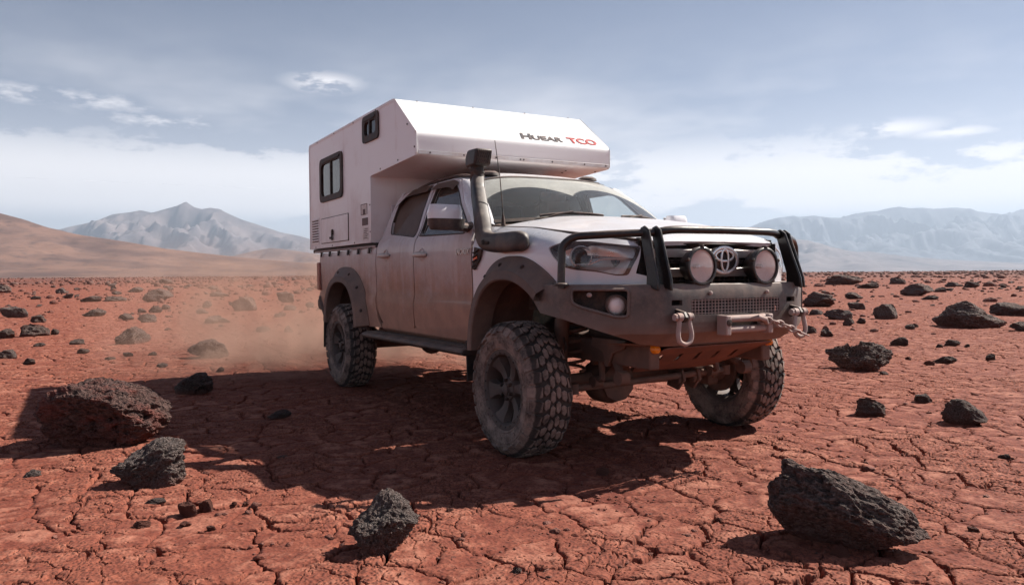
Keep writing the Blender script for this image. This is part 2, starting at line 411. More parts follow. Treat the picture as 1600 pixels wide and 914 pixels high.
def glass(name, tint, dustf, wiped=False, rough=.02, dust=(.40, .33, .29), gl=.9, ior=1.55):
    m, t, out = mat(name)
    tr = t.new('ShaderNodeBsdfTransparent'); t.put(tr.inputs[0], tint)
    go = t.new('ShaderNodeBsdfGlossy'); t.put(go.inputs[0], (gl, gl, gl)); t.put(go.inputs['Roughness'], rough)
    lw = t.new('ShaderNodeLayerWeight'); t.put(lw.inputs[0], .5); f0 = 2 * ((ior - 1) / (ior + 1)) ** 2; frs = t.m('ADD', f0, t.m('MULTIPLY', t.m('POWER', lw.outputs['Facing'], 5.0), 1 - f0))
    m1 = t.new('ShaderNodeMixShader'); t.put(m1.inputs[0], t.m('MINIMUM', frs, 1.0)); t.l.new(tr.outputs[0], m1.inputs[1]); t.l.new(go.outputs[0], m1.inputs[2])
    df = t.new('ShaderNodeBsdfDiffuse'); P = t.new('ShaderNodeTexCoord').outputs['Object']
    n, _ = t.noise(P, 6.0, 7, .7); n2, _ = t.noise(P, 70.0, 3, .6)
    t.put(df.inputs[0], dust)
    f = t.m('MULTIPLY', dustf, t.m('ADD', .45, t.m('MULTIPLY', t.m('ADD', t.m('MULTIPLY', n, .7), t.m('MULTIPLY', n2, .3)), 1.1)))
    if wiped:                                   # two wiper sweeps cleaned the dust off the screen
        w = None
        for c, r0, r1 in (((-.36, -.42, 1.41), .10, .47), ((-.36, .28, 1.41), .10, .45)):
            r = t.vm('DISTANCE', P, c); k = t.m('MULTIPLY', t.ss(r, r1 + .012, r1 - .004), t.ss(r, r0 - .03, r0)); w = k if w is None else t.m('MAXIMUM', w, k)
        f = t.m('MULTIPLY', f, t.m('SUBTRACT', 1.0, t.m('MULTIPLY', w, .86)))
    m2 = t.new('ShaderNodeMixShader'); t.put(m2.inputs[0], t.m('MINIMUM', f, .97)); t.l.new(m1.outputs[0], m2.inputs[1]); t.l.new(df.outputs[0], m2.inputs[2])
    t.l.new(m2.outputs[0], out.inputs[0]); return m
M['windshield'] = glass('windshield_glass', (.93, .97, .96), .46, True, dust=(.70, .69, .63), ior=1.6)  # dust film, its colour also lifted to paint in the reflected bright clouds
M['window'] = glass('side_glass', (.80, .85, .86), .12, ior=1.55)
M['window_dusty'] = glass('dusty_tinted_glass', (.10, .10, .10), .62, dust=(.20, .145, .12), gl=.5)
M['lens'] = glass('headlight_lens', (.97, .95, .94), .07, dust=(.46, .34, .28), gl=1.0, ior=1.42)
M['camper_glass'] = glass('camper_window_glass', (.16, .16, .17), .07, dust=(.30, .22, .19), ior=1.45)
M['lamp_lens'] = glass('driving_lamp_lens', (.98, .96, .95), .20, dust=(.62, .47, .42), ior=1.6)
M['lamp_glass'] = dusty('lamp_glass', (.92, .88, .86), .18, metal=.0, amt=.15, up=.0, scale=14, coat=.8, dust=(.74, .56, .50), bump=.25, bscale=90)

# ------------------------------------------------------------------ ground
def ground_mat():
    m, t, out = mat('cracked_red_earth')
    P = t.new('ShaderNodeNewGeometry').outputs['Position']
    x, y, z = t.sep(P); P2 = t.comb(x, y, 0.0)
    _, wc = t.noise(P2, 2.2, 3, .55, 0, '2D'); _, wf = t.noise(P2, 9.0, 4, .6, 0, '2D')
    Pw = t.vm('ADD', P2, t.vm('SCALE', t.vm('SUBTRACT', wc, (.5, .5, .5)), scale=.26)); Pw = t.vm('ADD', Pw, t.vm('SCALE', t.vm('SUBTRACT', wf, (.5, .5, .5)), scale=.07))
    big, _ = t.noise(P2, .35, 3, .5, 0, '2D'); med, _ = t.noise(P2, 1.4, 4, .55, 0, '2D'); fine, _ = t.noise(P2, 11.0, 4, .62, 0, '2D'); grit, _ = t.noise(P2, 55.0, 3, .7, 0, '2D')
    wmod, _ = t.noise(P2, 3.1, 3, .55, 0, '2D')
    e1, _ = t.vor(Pw, 3.9, 'DISTANCE_TO_EDGE', 1.0, '2D'); e2, _ = t.vor(t.vm('ADD', Pw, (7.3, 2.1, 0)), 7.6, 'DISTANCE_TO_EDGE', 1.0, '2D'); e3, _ = t.vor(t.vm('ADD', Pw, (1.7, 9.2, 0)), 13.0, 'DISTANCE_TO_EDGE', 1.0, '2D')
    patch = t.ss(t.m('ADD', big, t.m('MULTIPLY', t.m('SUBTRACT', med, .5), .6)), .36, .52)
    w1 = t.m('ADD', .002, t.m('MULTIPLY', t.ss(wmod, .34, .60), t.m('ADD', .016, t.m('MULTIPLY', patch, .028))))
    c1 = t.m('SUBTRACT', 1.0, t.ss(e1, t.m('MULTIPLY', w1, .35), w1))
    w2 = t.m('MULTIPLY', t.ss(med, .40, .58), .028); c2 = t.m('SUBTRACT', 1.0, t.ss(e2, t.m('MULTIPLY', w2, .3), t.m('ADD', w2, .0005)))
    w3 = t.m('MULTIPLY', t.m('MULTIPLY', t.ss(fine, .47, .6), patch), .03); c3 = t.m('SUBTRACT', 1.0, t.ss(e3, t.m('MULTIPLY', w3, .3), t.m('ADD', w3, .0005)))
    edge1 = t.ss(e1, 0.0, .10)                     # plates slightly dished, edges worn down
    gritd, gcol = t.vor(P2, 46.0, 'F1', 1.0, '2D')
    gm = t.m('MULTIPLY', t.ss(gritd, .30, .14), t.ss(med, .40, .60))
    h = t.m('MULTIPLY', c1, -.060); h = t.m('MINIMUM', h, t.m('MULTIPLY', c2, -.030)); h = t.m('MINIMUM', h, t.m('MULTIPLY', c3, -.014))
    h = t.m('ADD', h, t.m('MULTIPLY', edge1, .007)); h = t.m('ADD', h, t.m('MULTIPLY', t.m('SUBTRACT', fine, .5), .013)); h = t.m('ADD', h, t.m('MULTIPLY', t.m('SUBTRACT', grit, .5), .0070))
    h = t.m('ADD', h, t.m('MULTIPLY', gm, .004)); h = t.m('ADD', h, t.m('MULTIPLY', t.m('SUBTRACT', med, .5), .05))
    # the truck's own wheel tracks: crust pressed flat with a tread pattern
    ay_ = t.m('SUBTRACT', t.m('ABSOLUTE', y), .845); tr = t.m('MULTIPLY', t.ss(t.m('ABSOLUTE', t.m('ADD', ay_, t.m('MULTIPLY', t.m('SUBTRACT', fine, .5), .05))), .15, .115), t.ss(x, .02, -.12))
    lugs = t.m('MULTIPLY', t.m('SINE', t.m('ADD', t.m('MULTIPLY', x, 88.0), t.m('MULTIPLY', t.m('ABSOLUTE', ay_), 60.0))), .0035)
    h = t.m('ADD', t.m('MULTIPLY', h, t.m('SUBTRACT', 1.0, t.m('MULTIPLY', tr, .6))), t.m('MULTIPLY', tr, t.m('SUBTRACT', lugs, .007)))
    ds = t.new('ShaderNodeDisplacement'); t.put(ds.inputs['Height'], h); t.put(ds.inputs['Midlevel'], 0.0); t.put(ds.inputs['Scale'], 1.0)
    t.l.new(ds.outputs[0], out.inputs['Displacement'])
    tone = t.m('ADD', t.m('MULTIPLY', fine, .45), t.m('ADD', t.m('MULTIPLY', med, .3), t.m('MULTIPLY', big, .25)))
    c = t.mix(t.ss(tone, .30, .68), G_DARK, G_LIGHT)
    c = t.mix(t.m('MULTIPLY', t.ss(grit, .46, .66), .75), c, G_DEEP)
    sp, _ = t.noise(P2, 130.0, 2, .7, 0, '2D'); c = t.mix(t.m('MULTIPLY', t.ss(sp, .60, .72), t.m('ADD', .4, t.m('MULTIPLY', t.ss(med, .4, .65), .5))), c, (.055, .022, .016))
    c = t.mix(t.m('MULTIPLY', gm, .75), c, (.085, .032, .024))
    c = t.mix(t.m('MULTIPLY', t.m('MULTIPLY', t.ss(t.m('ADD', t.m('MULTIPLY', wmod, .5), t.m('MULTIPLY', fine, .5)), .47, .66), t.ss(e1, .02, .16)), .6), c, (.385, .165, .112))
    c = t.mix(t.m('MULTIPLY', t.ss(big, .52, .68), .45), c, (.15, .040, .027))
    # dark gravel sheet further out on the plain
    dist = t.vm('LENGTH', t.vm('SUBTRACT', P2, (0, 0, 0)))
    gv, _ = t.noise(P2, .09, 5, .6, 0, '2D'); gv2, _ = t.noise(P2, 1.1, 5, .65, 0, '2D')
    gr = t.m('MULTIPLY', t.ss(dist, 28.0, 190.0), t.ss(t.m('ADD', t.m('MULTIPLY', gv, .6), t.m('MULTIPLY', gv2, .4)), .36, .58))
    c = t.mix(t.m('MULTIPLY', gr, .75), c, (.085, .042, .034))
    principled(t, out, c, .92, 0.0, None, 0.0, .25)
    m.displacement_method = 'DISPLACEMENT'; return m
M['ground'] = ground_mat()

def sinh_axis(n, near, far):
    u = np.linspace(-1, 1, n); k = math.asinh(far / near); return near * np.sinh(u * k)
ax = sinh_axis(181, 2.2, 15000.0); ay = sinh_axis(181, 2.2, 15000.0)
GX, GY = np.meshgrid(ax, ay, indexing='ij')
gr = np.hypot(GX - CAM[0], GY - CAM[1])
und = np.stack([GX.ravel() / 60, GY.ravel() / 60, np.zeros(GX.size)], 1)
GZ = perlin(und).reshape(GX.shape) * .55 * smooth(gr, 25, 160) - smooth(gr, 420, 2600) * 16 - .0 * gr
nx, ny = GX.shape
idx = np.arange(nx * ny).reshape(nx, ny)
GF = np.stack([idx[:-1, :-1], idx[1:, :-1], idx[1:, 1:], idx[:-1, 1:]], -1).reshape(-1, 4)
g = mesh_obj('ground', np.stack([GX, GY, GZ], -1).reshape(-1, 3), GF, M['ground'], None, 80)
tag(g, kind='structure')
sm = g.modifiers.new('dice', 'SUBSURF'); sm.subdivision_type = 'SIMPLE'; sm.levels = 0; sm.render_levels = 0
g.cycles.use_adaptive_subdivision = True; g.cycles.dicing_rate = .9
def ground_z(x, y):
    r_ = np.hypot(np.asarray(x) - CAM[0], np.asarray(y) - CAM[1]); P = np.stack([np.atleast_1d(x) / 60, np.atleast_1d(y) / 60, np.zeros(np.size(x))], 1)
    return perlin(P) * .55 * smooth(r_, 25, 160) - smooth(r_, 420, 2600) * 16

# ------------------------------------------------------------------ hills and mountains
def rock_mat(name, a, b, c, sc):
    m, t, out = mat(name); P = t.new('ShaderNodeNewGeometry').outputs['Position']
    n1, _ = t.noise(P, sc, 7, .6); n2, _ = t.noise(t.vm('MULTIPLY', P, (1, 1, 3)), sc * 6, 6, .65)
    col = t.mix(t.ss(n1, .35, .65), a, b); col = t.mix(t.m('MULTIPLY', t.ss(n2, .5, .72), .7), col, c)
    principled(t, out, col, .95, 0, None, 0, .1); return m
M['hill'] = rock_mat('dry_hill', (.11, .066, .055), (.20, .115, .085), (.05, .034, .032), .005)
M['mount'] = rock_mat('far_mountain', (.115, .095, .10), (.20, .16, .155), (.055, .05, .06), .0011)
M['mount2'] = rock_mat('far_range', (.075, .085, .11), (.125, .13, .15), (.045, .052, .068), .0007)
def to_world(lat, D, z):
    return np.stack([CAM[0] + _fw[0] * D + _rt[0] * lat, CAM[1] + _fw[1] * D + _rt[1] * lat, z], -1)
def massif(name, sil, D, depth_near, depth_far, material, n=(260, 90), rough=.25, rs=6.0, seed=0.0, base=-20.0):
    """heightfield whose crest at distance D follows a skyline; sil = [(px, height px)] read off at 1600 px"""
    px = np.array([s[0] for s in sil], float); hp = np.array([s[1] for s in sil], float)
    u = np.linspace(px[0], px[-1], n[0]); hh = np.interp(u, px, hp)
    v = np.concatenate([np.linspace(-1, 0, n[1] * 2 // 3), np.linspace(0, 1, n[1] // 3 + 1)[1:]])
    lat0 = (u - 800) / F_PX * D
    L, Vv = np.meshgrid(lat0, v, indexing='ij'); Hc = np.repeat((hh / F_PX * D)[:, None], len(v), 1)
    Dd = D + np.where(Vv < 0, Vv * depth_near, Vv * depth_far)
    mean = hh.max() / F_PX * D
    q = np.stack([L.ravel() / D * rs, Dd.ravel() / D * rs, np.full(L.size, seed)], 1)
    rid = 1 - np.abs(fbm(q * 1.0, 5, .55)) * 1.9; rid = rid.reshape(L.shape)
    prof = np.where(Vv < 0, (1 + Vv) ** 1.8, (1 - Vv) ** 1.2)
    k = np.clip(1 - np.abs(Vv) * 6, 0, 1)
    H = Hc * prof * (1 + rough * (rid - .72) * (1 - k) * 1.6) + mean * rough * .35 * (rid - .7) * prof * (1 - prof) * 2.0 * (Hc / mean)
    H = np.where(np.abs(Vv) > .999, 0, H)
    V = to_world(L, Dd, H + base); i = np.arange(L.size).reshape(L.shape)
    Fc = np.stack([i[:-1, :-1], i[1:, :-1], i[1:, 1:], i[:-1, 1:]], -1).reshape(-1, 4)
    o = mesh_obj(name, V.reshape(-1, 3), Fc, material, None, 60); return o
sil_hill = [(-900, 190), (-500, 175), (-250, 138), (-100, 117), (0, 104), (40, 93), (85, 77), (130, 68), (200, 57), (260, 46), (330, 37), (400, 29), (480, 22), (560, 14), (700, 5), (800, 0)]
o = massif('hill', sil_hill, 2300, 1500, 1500, M['hill'], (300, 90), .12, 16, 1.5, -8); tag(o, kind='structure')
sil_m = [(-100, 20), (0, 48), (60, 64), (105, 78), (150, 87), (178, 98), (205, 101), (222, 104), (240, 100), (262, 106), (278, 110), (293, 117), (306, 108), (318, 105), (330, 107), (345, 105), (358, 98), (380, 88), (405, 80), (440, 68), (470, 62), (510, 50), (570, 38), (640, 20), (760, 2)]
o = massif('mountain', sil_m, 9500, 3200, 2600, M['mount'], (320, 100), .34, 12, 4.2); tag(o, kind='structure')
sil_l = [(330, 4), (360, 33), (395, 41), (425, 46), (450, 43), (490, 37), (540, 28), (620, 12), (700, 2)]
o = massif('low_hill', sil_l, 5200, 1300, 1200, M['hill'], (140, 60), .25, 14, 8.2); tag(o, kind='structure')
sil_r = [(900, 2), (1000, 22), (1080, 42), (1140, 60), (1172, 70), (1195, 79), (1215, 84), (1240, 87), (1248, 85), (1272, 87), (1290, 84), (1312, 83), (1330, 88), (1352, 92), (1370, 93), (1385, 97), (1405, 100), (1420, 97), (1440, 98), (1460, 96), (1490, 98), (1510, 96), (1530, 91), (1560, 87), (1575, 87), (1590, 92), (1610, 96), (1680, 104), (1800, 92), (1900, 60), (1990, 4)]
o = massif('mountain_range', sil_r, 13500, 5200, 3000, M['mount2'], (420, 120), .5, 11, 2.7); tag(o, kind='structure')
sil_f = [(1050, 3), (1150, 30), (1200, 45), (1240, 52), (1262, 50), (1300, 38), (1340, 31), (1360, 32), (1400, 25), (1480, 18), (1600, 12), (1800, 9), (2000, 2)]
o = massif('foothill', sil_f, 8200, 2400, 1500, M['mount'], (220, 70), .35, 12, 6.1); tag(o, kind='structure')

# ================================================================== the truck
truck = empty('pickup_truck', (0, 0, 0))
tag(truck, 'lifted dusty white four-door pickup truck with black bull bar carrying a camper', 'pickup truck')
# body section (height -> half width) and front plan curve
_z = np.array([.45, .56, .62, .70, .80, .855, .885, 1.0, 1.12, 1.2, 1.26, 1.30, 1.33, 1.36, 1.40, 1.55, 1.68, 1.74, 1.78, 1.80])
_y = np.array([.835, .85, .862, .872, .880, .879, .866, .869, .874, .872, .866, .858, .845, .822, .806, .757, .706, .676, .635, .60])
_zz = np.linspace(.45, 1.80, 500); _yy = np.interp(_zz, _z, _y); _k = np.exp(-np.linspace(-2.5, 2.5, 13) ** 2 / 2); _k /= _k.sum(); _yy = np.convolve(np.pad(_yy, 6, 'edge'), _k, 'valid')
def sec(z): return np.interp(z, _zz, _yy)
_px = np.array([.10, .20, .30, .40, .50, .58, .645, .69, .715, .73, .74, .745]); _py = np.array([.87, .866, .848, .812, .752, .685, .61, .53, .44, .30, .15, 0])
_u = np.linspace(0, 11, 400)
_cx = np.interp(_u, np.arange(12), _px); _cy = np.interp(_u, np.arange(12), _py)
_kk = np.ones(31) / 31
def _sm(a, lo, hi): return np.convolve(np.concatenate([np.linspace(lo, a[0], 16)[:-1], a, np.linspace(a[-1], hi, 16)[1:]]), _kk, 'valid')
_cx = _sm(_cx, .10 - (_cx[15] - _cx[0]), _cx[-1]); _cy = _sm(_cy, .87, -_cy[-16])
_cs = np.concatenate([[0], np.cumsum(np.hypot(np.diff(_cx), np.diff(_cy)))]) + _cx[0]
def plan(s):
    s = np.asarray(s, float); x = np.where(s < _cs[0], s, np.interp(s, _cs, _cx)); y = np.where(s < _cs[0], .87, np.interp(s, _cs, _cy)); return x, y
def plan_n(s):
    x0, y0 = plan(np.asarray(s) - .012); x1, y1 = plan(np.asarray(s) + .012); tx, ty = x1 - x0, y1 - y0; l = np.hypot(tx, ty); return -ty / l, tx / l   # outward (towards +y / +x)
def S_x(x): return float(np.interp(x, _cx, _cs)) if x > _cx[0] else x
def S_y(y): return float(np.interp(-y, -_cy, _cs))
def zedge(x): return np.interp(x, [-.6, -.355, .012, .3, .546, .66, .74], [1.362, 1.347, 1.320, 1.283, 1.250, 1.228, 1.212])
_zf = np.array([.45, .62, .70, .80, .855, .90, 1.0, 1.12, 1.2, 1.25, 1.29, 1.315, 1.335]); _yf = np.array([.835, .862, .870, .876, .874, .868, .869, .873, .868, .854, .822, .785, .740])
_zfz = np.linspace(.45, 1.335, 400); _yfz = np.convolve(np.pad(np.interp(_zfz, _zf, _yf), 6, 'edge'), _k, 'valid')
def sec_f(v): return np.interp(v, _zfz, _yfz)
def v2z(x, v): return v - (1.335 - zedge(x)) * smooth(v, 1.0, 1.335)
def z2v(s, z):
    x, _ = plan(s); vs = np.linspace(.4, 1.34, 400); return float(np.interp(z, v2z(float(x), vs), vs))
def side_fn(sg):
    def fn(x, z):
        y = sec(z) - .02 * np.clip((-3.95 - x) / .25, 0, 1) ** 2
        return x, sg * y, z
    return fn
def fender_fn(sg, push=0.0):
    def fn(s, v):
        x, y = plan(s); a, b = plan_n(s); dd = .87 - sec_f(v) - push; flat = smooth(s, .35, .75); dd = dd * (1 - .55 * flat * (v > 1.2)) - 0
        return x - a * dd, sg * (y - b * dd), v2z(x, v)
    return fn
FL_IN_F = (0.0, .415, .56, .455); FL_OUT_F = (-.02, .535, .55, .606)
FL_IN_R = (-3.2, .445, .56, .42); FL_OUT_R = (-3.22, .625, .58, .545)
def arch(c, n=28, a0=180.0, a1=0.0, g=0.0, p=1.0):
    cx, rx, z0, rz = c; out = []
    for i in range(n + 1):
        a = R(a0 + (a1 - a0) * i / n); ca, sa = math.cos(a), math.sin(a)
        out.append((cx + (rx + g) * math.copysign(abs(ca) ** .85, ca), z0 + (rz + g) * abs(sa) ** .9))
    return out

SIDES = ((-1, 'right'), (1, 'left'))
for sg, _nm in SIDES:
    o_ = (0, sg, 0); sf = side_fn(sg); ff = fender_fn(sg)
    # ---- bed side with wheel opening
    ar = arch(FL_IN_R, 26, 180, 0, .06)
    outer = [(-4.20, .70), (-4.20, 1.245), (-4.17, 1.27), (-2.395, 1.285), (-2.395, .86), (-2.36, .68), (-2.30, .605), (-2.62, .595)] + [(x, z) for x, z in ar[::-1] if z > .6] + [(-3.75, .60), (-4.05, .66)]
    bed = sheet('bed_side', outer, sf, M['paint'], truck, cell=.045, thick=.02, out=o_)
    # ---- rear door
    outer = fillet2([(-2.375, .86), (-2.375, 1.36), (-2.345, 1.45), (-2.285, 1.655), (-2.18, 1.725), (-1.60, 1.748), (-1.552, 1.748), (-1.552, .645), (-2.14, .606), (-2.30, .68)], [.1, .03, .03, .04, .1, 0, .01, .03, .03, .1])
    win = fillet2([(-2.205, 1.47), (-2.165, 1.388), (-1.615, 1.345), (-1.615, 1.705), (-2.10, 1.680), (-2.19, 1.645)], .03)
    rd = sheet('rear_door', outer, sf, M['paint'], truck, [win], .04, .02, o_)
    wi = [(np.array(p) - (-1.9, 1.52)) * 1.015 + (-1.9, 1.52) for p in win]
    sheet('window_pane', wi, lambda x, z, sf=sf, sg=sg: (sf(x, z)[0], sf(x, z)[1] - sg * .016, sf(x, z)[2]), M['window_dusty'], rd, (), .06, 0, o_)
    wo_ = [(np.array(p) - (-1.9, 1.52)) * 1.05 + (-1.9, 1.52) for p in win]
    sheet('window_seal', wo_, lambda x, z, sf=sf, sg=sg: (sf(x, z)[0], sf(x, z)[1] + sg * .004, sf(x, z)[2]), M['seal'], rd, [win], .04, .02, o_)
    # ---- front door
    outer = fillet2([(-1.536, .648), (-1.536, 1.748), (-1.20, 1.752), (-1.08, 1.715), (-.92, 1.565), (-.60, 1.335), (-.575, 1.25), (-.565, .95), (-.572, .668), (-.60, .640)], [.03, .01, .06, .06, .05, .05, .05, .05, .04, .04])
    win = fillet2([(-1.505, 1.345), (-.735, 1.328), (-.715, 1.37), (-.925, 1.525), (-1.07, 1.655), (-1.20, 1.715), (-1.475, 1.712)], [.03, .02, .03, .05, .05, .08, .03])
    fd = sheet('front_door', outer, sf, M['paint'], truck, [win], .04, .02, o_)
    wi = [(np.array(p) - (-1.15, 1.5)) * 1.015 + (-1.15, 1.5) for p in win]
    sheet('window_pane', wi, lambda x, z, sf=sf, sg=sg: (sf(x, z)[0], sf(x, z)[1] - sg * .016, sf(x, z)[2]), M['window'], fd, (), .06, 0, o_)
    wo_ = [(np.array(p) - (-1.15, 1.52)) * 1.045 + (-1.15, 1.52) for p in win]
    sheet('window_seal', wo_, lambda x, z, sf=sf, sg=sg: (sf(x, z)[0], sf(x, z)[1] + sg * .004, sf(x, z)[2]), M['seal'], fd, [win], .04, .02, o_)
    # rain deflectors over the windows
    for x0, x1, pr in ((-2.20, -1.60, rd), (-1.53, -1.10, fd)):
        pts = np.linspace(0, 1, 14); row = []
        for q in pts:
            x = x0 + (x1 - x0) * q; zt = 1.742 - .10 * max(0, (-2.0 - x) / .2) ** 1.2 - (.035 * max(0, (x + 1.25) / .15) ** 1.5); zb = zt - .055
            row.append([(x, sg * (sec(zt) + .004), zt), (x, sg * (sec(zt - .03) + .022), zt - .03), (x, sg * (sec(zb) + .03), zb)])
        grid_surf('rain_deflector', row, M['window_dusty'], pr, flip=sg > 0)
    # door handles: recessed cup and grip
    for xc, zc, pr in ((-2.155, 1.205, rd), (-1.395, 1.195, fd)):
        y0 = sg * float(sec(zc)); hb = MB()
        hb.tube([(xc - .105, y0 + sg * .006, zc), (xc - .085, y0 + sg * .030, zc), (xc, y0 + sg * .040, zc + .002), (xc + .085, y0 + sg * .030, zc), (xc + .105, y0 + sg * .006, zc)], [.012, .016, .018, .016, .012], 10, ry=[.009, .011, .012, .011, .009])
        hb.build('door_handle', M['silver'], pr)
        cup = MB(); cup.lathe([(-.004, .052), (.003, .05), (.0032, .044), (-.014, .02), (-.016, .001)], (xc + .005, y0, zc), (0, sg, 0), 22, cap=False); cup.build('handle_cup', M['paint'], pr)
        mb = MB(); mb.lathe([(0, .011), (.004, .01)], (xc - .145, y0 + sg * .001, zc), (0, sg, 0), 12); mb.build('lock_barrel', M['silver'], pr)
    # crease moulding low on the doors is part of the panel; badge on the front door
    # ---- front fender with headlight opening, runs round under the headlight to the grille
    ar = [(x, z) for x, z in arch(FL_IN_F, 30, 180, 0, .06)]
    ar = [(x, z) for x, z in ar if (x < 0 and z > .6) or z > .97]
    sE, sH0, sH1 = S_y(.455), S_x(.31), S_y(.50)
    hl = [(S_x(.305), 1.196), (S_x(.36), 1.217), (S_x(.42), 1.228), (S_x(.52), 1.225), (S_y(.50), 1.194), (S_y(.57), 1.040), (S_y(.62), 1.038), (S_y(.70), 1.060), (S_x(.46), 1.072), (S_x(.40), 1.090), (S_x(.345), 1.145)]
    hlv = fillet2([(s, z2v(s, z)) for s, z in hl], .018, 3)
    topz = [(S_x(x), 1.335) for x in (.10, .2, .3, .4, .5)]
    outer = [(-.555, .62), (-.549, .95), (-.555, 1.25), (-.575, 1.318), (-.52, 1.335), (-.3, 1.335)] + topz + [(S_y(.66), 1.335), (S_y(.56), 1.335), (S_y(.51), z2v(S_y(.51), 1.205)), (S_y(.50), z2v(S_y(.50), 1.19)), (S_y(.535), z2v(S_y(.535), 1.05)), (sE, z2v(sE, 1.03)), (sE, .90), (S_x(.38), .90)] + [(x, z) for x, z in ar[::-1]]
    fe = sheet('fender', outer, ff, M['paint_front'], truck, [hlv], .035, .02, o_)
    # ---- headlight: bowl behind, projector, reflector, clear lens in front
    hroot = empty('headlight', (0, 0, 0), truck)
    cc = np.mean(np.array(hlv), 0)
    shr = lambda k: [tuple(cc + (np.array(p) - cc) * k) for p in hlv]
    def back_fn(s, v):
        e = np.minimum(1, np.hypot((s - cc[0]) / .26, (v - cc[1]) / .11)); return fender_fn(sg, -.085 + .055 * e ** 3)(s, v)
    sheet('housing', shr(1.04), back_fn, M['chrome'], hroot, (), .03, 0, o_)
    sheet('bezel', shr(1.0), fender_fn(sg, -.006), M['black'], hroot, [shr(.93)], .03, .05, o_)
    sheet('lens', shr(.995), fender_fn(sg, .006), M['lens'], hroot, (), .03, .006, o_)
    # projector
    sp, zp = S_x(.475), 1.142; xx, yy = plan(sp); a_, b_ = plan_n(sp); nrm = Vector((float(a_) * .8 + .45, sg * float(b_) * .6, 0)).normalized()
    c0 = Vector((float(xx) - float(a_) * .06, sg * (float(yy) - float(b_) * .06), zp))
    pj = MB(); pj.lathe([(-.05, .05), (.0, .062), (.018, .060), (.020, .054), (.002, .048), (-.004, .047)], c0, nrm, 28, cap=False); pj.build('projector_ring', M['chrome'], hroot)
    pj = MB(); pj.lathe([(-.01, .047), (.006, .040), (.014, .028), (.018, .012), (.019, .001)], c0, nrm, 24, cap=False); pj.build('projector_lens', M['black'], hroot)
    sp = S_y(.60); xx, yy = plan(sp); a_, b_ = plan_n(sp)
    c1 = Vector((float(xx) - float(a_) * .055, sg * (float(yy) - float(b_) * .055), 1.085))
    pj = MB(); pj.lathe([(-.02, .008), (-.012, .028), (.006, .040), (.010, .042)], c1, Vector((.9, sg * .35, 0)), 22, cap=False); pj.build('turn_reflector', M['chrome'], hroot)
    pj = MB(); pj.lathe([(-.015, .010), (.004, .010), (.012, .004)], c1, Vector((.9, sg * .35, 0)), 12); pj.build('turn_bulb', M['orange'], hroot)
    bar = []
    for s_ in np.linspace(S_x(.42), S_y(.56), 14):
        xx, yy = plan(s_); a_, b_ = plan_n(s_); q = (s_ - S_x(.42)) / (S_y(.56) - S_x(.42)); zz_ = 1.098 + .03 * smooth(q, .3, .6)
        bar.append((float(xx) - float(a_) * .035, sg * (float(yy) - float(b_) * .035), zz_))
    pj = MB(); pj.tube(bar, .006, 8); pj.build('light_strip', M['chrome'], hroot)
    # ---- flares with bolts
    for ci, co, nm, a0, a1 in ((FL_IN_F, FL_OUT_F, 'f', 182, 47), (FL_IN_R, FL_OUT_R, 'r', 182, -2)):
        A = np.array(arch(ci, 40, a0, a1)); B = np.array(arch(co, 40, a0, a1)); rows = []
        for (xi, zi), (xo, zo) in zip(A, B):
            xm, zm = .3 * xi + .7 * xo, .3 * zi + .7 * zo
            yb = float(sec(min(zo, 1.28))) if nm == 'r' or xo < .1 else float(plan(xo)[1]) + float(sec_f(min(zo, 1.25))) - .87
            ym = .925 if xo < .15 else .925 - .25 * (xo - .15) ** 1.5; yt = .957 if xo < .15 else .957 - .25 * (xo - .15) ** 1.5
            rows.append([(xo, sg * (yb - .01), zo), (xo, sg * (yb + .008), zo), (.85 * xo + .15 * xi, sg * (yb + .022), .85 * zo + .15 * zi), (.55 * xo + .45 * xi, sg * (ym + .004), .55 * zo + .45 * zi), (.40 * xo + .60 * xi, sg * yt, .40 * zo + .60 * zi), (.06 * xo + .94 * xi, sg * (yt + .005), .06 * zo + .94 * zi), (xi, sg * (yt - .002), zi), (xi, sg * .82, zi)])
        fl = grid_surf('fender_flare', rows, M['flare'], truck, 38, flip=sg < 0)
        for k in (4, 11, 18, 25, 32) if nm == 'f' else (6, 12, 18, 24, 30, 36):
            p0, p1 = Vector(rows[k][2]), Vector(rows[k][3]); c = p0 * .4 + p1 * .6; nrm = (p1 - p0).cross(Vector(rows[k + 1][2]) - p0).normalized()
            if nrm.y * sg < 0: nrm = -nrm
            b = MB(); b.lathe([(-.004, .016), (.002, .016), (.0021, .010), (.009, .009), (.010, .001)], c, nrm, 8, cap=False); b.build('bolt', M['black'], fl)
        # inner wheel arch
        rows = []
        for (xi, zi) in np.array(arch(ci, 30, 188 if nm == 'f' else 185, 42 if nm == 'f' else -8, .035)):
            rows.append([(xi, sg * yv, zi + (.02 if yv < .6 else 0) + .012 * math.sin(yv * 60)) for yv in (.84, .80, .74, .68, .62, .56, .50)])
        if True:
            grid_surf('wheel_liner', rows, M['liner'], truck, 38, flip=sg > 0)
    # ---- sill and running board
    sl = MB(); sl.prism([(-2.30, sg * .80, .56), (-2.30, sg * .855, .60), (-2.30, sg * .86, .645), (-2.30, sg * .80, .66)], (1.76, 0, .012)); sl.build('sill', M['paint'], truck, bevel=.008)
    rb = empty('running_board', (0, 0, 0), truck)
    sb = MB(); sb.prism([(-2.50, sg * .80, .515), (-2.50, sg * .95, .512), (-2.50, sg * .975, .528), (-2.50, sg * .97, .552), (-2.50, sg * .93, .566), (-2.50, sg * .80, .566)], (1.99, 0, .018)); sb.build('step', M['plastic'], rb, bevel=.008)
    for k in range(5):
        tr = MB(); tr.box((-1.5, sg * (.865 + .018 * k), .578), (1.85, .007, .006), (0, -.009, 0)); tr.build('tread_rib', M['plastic'], rb)
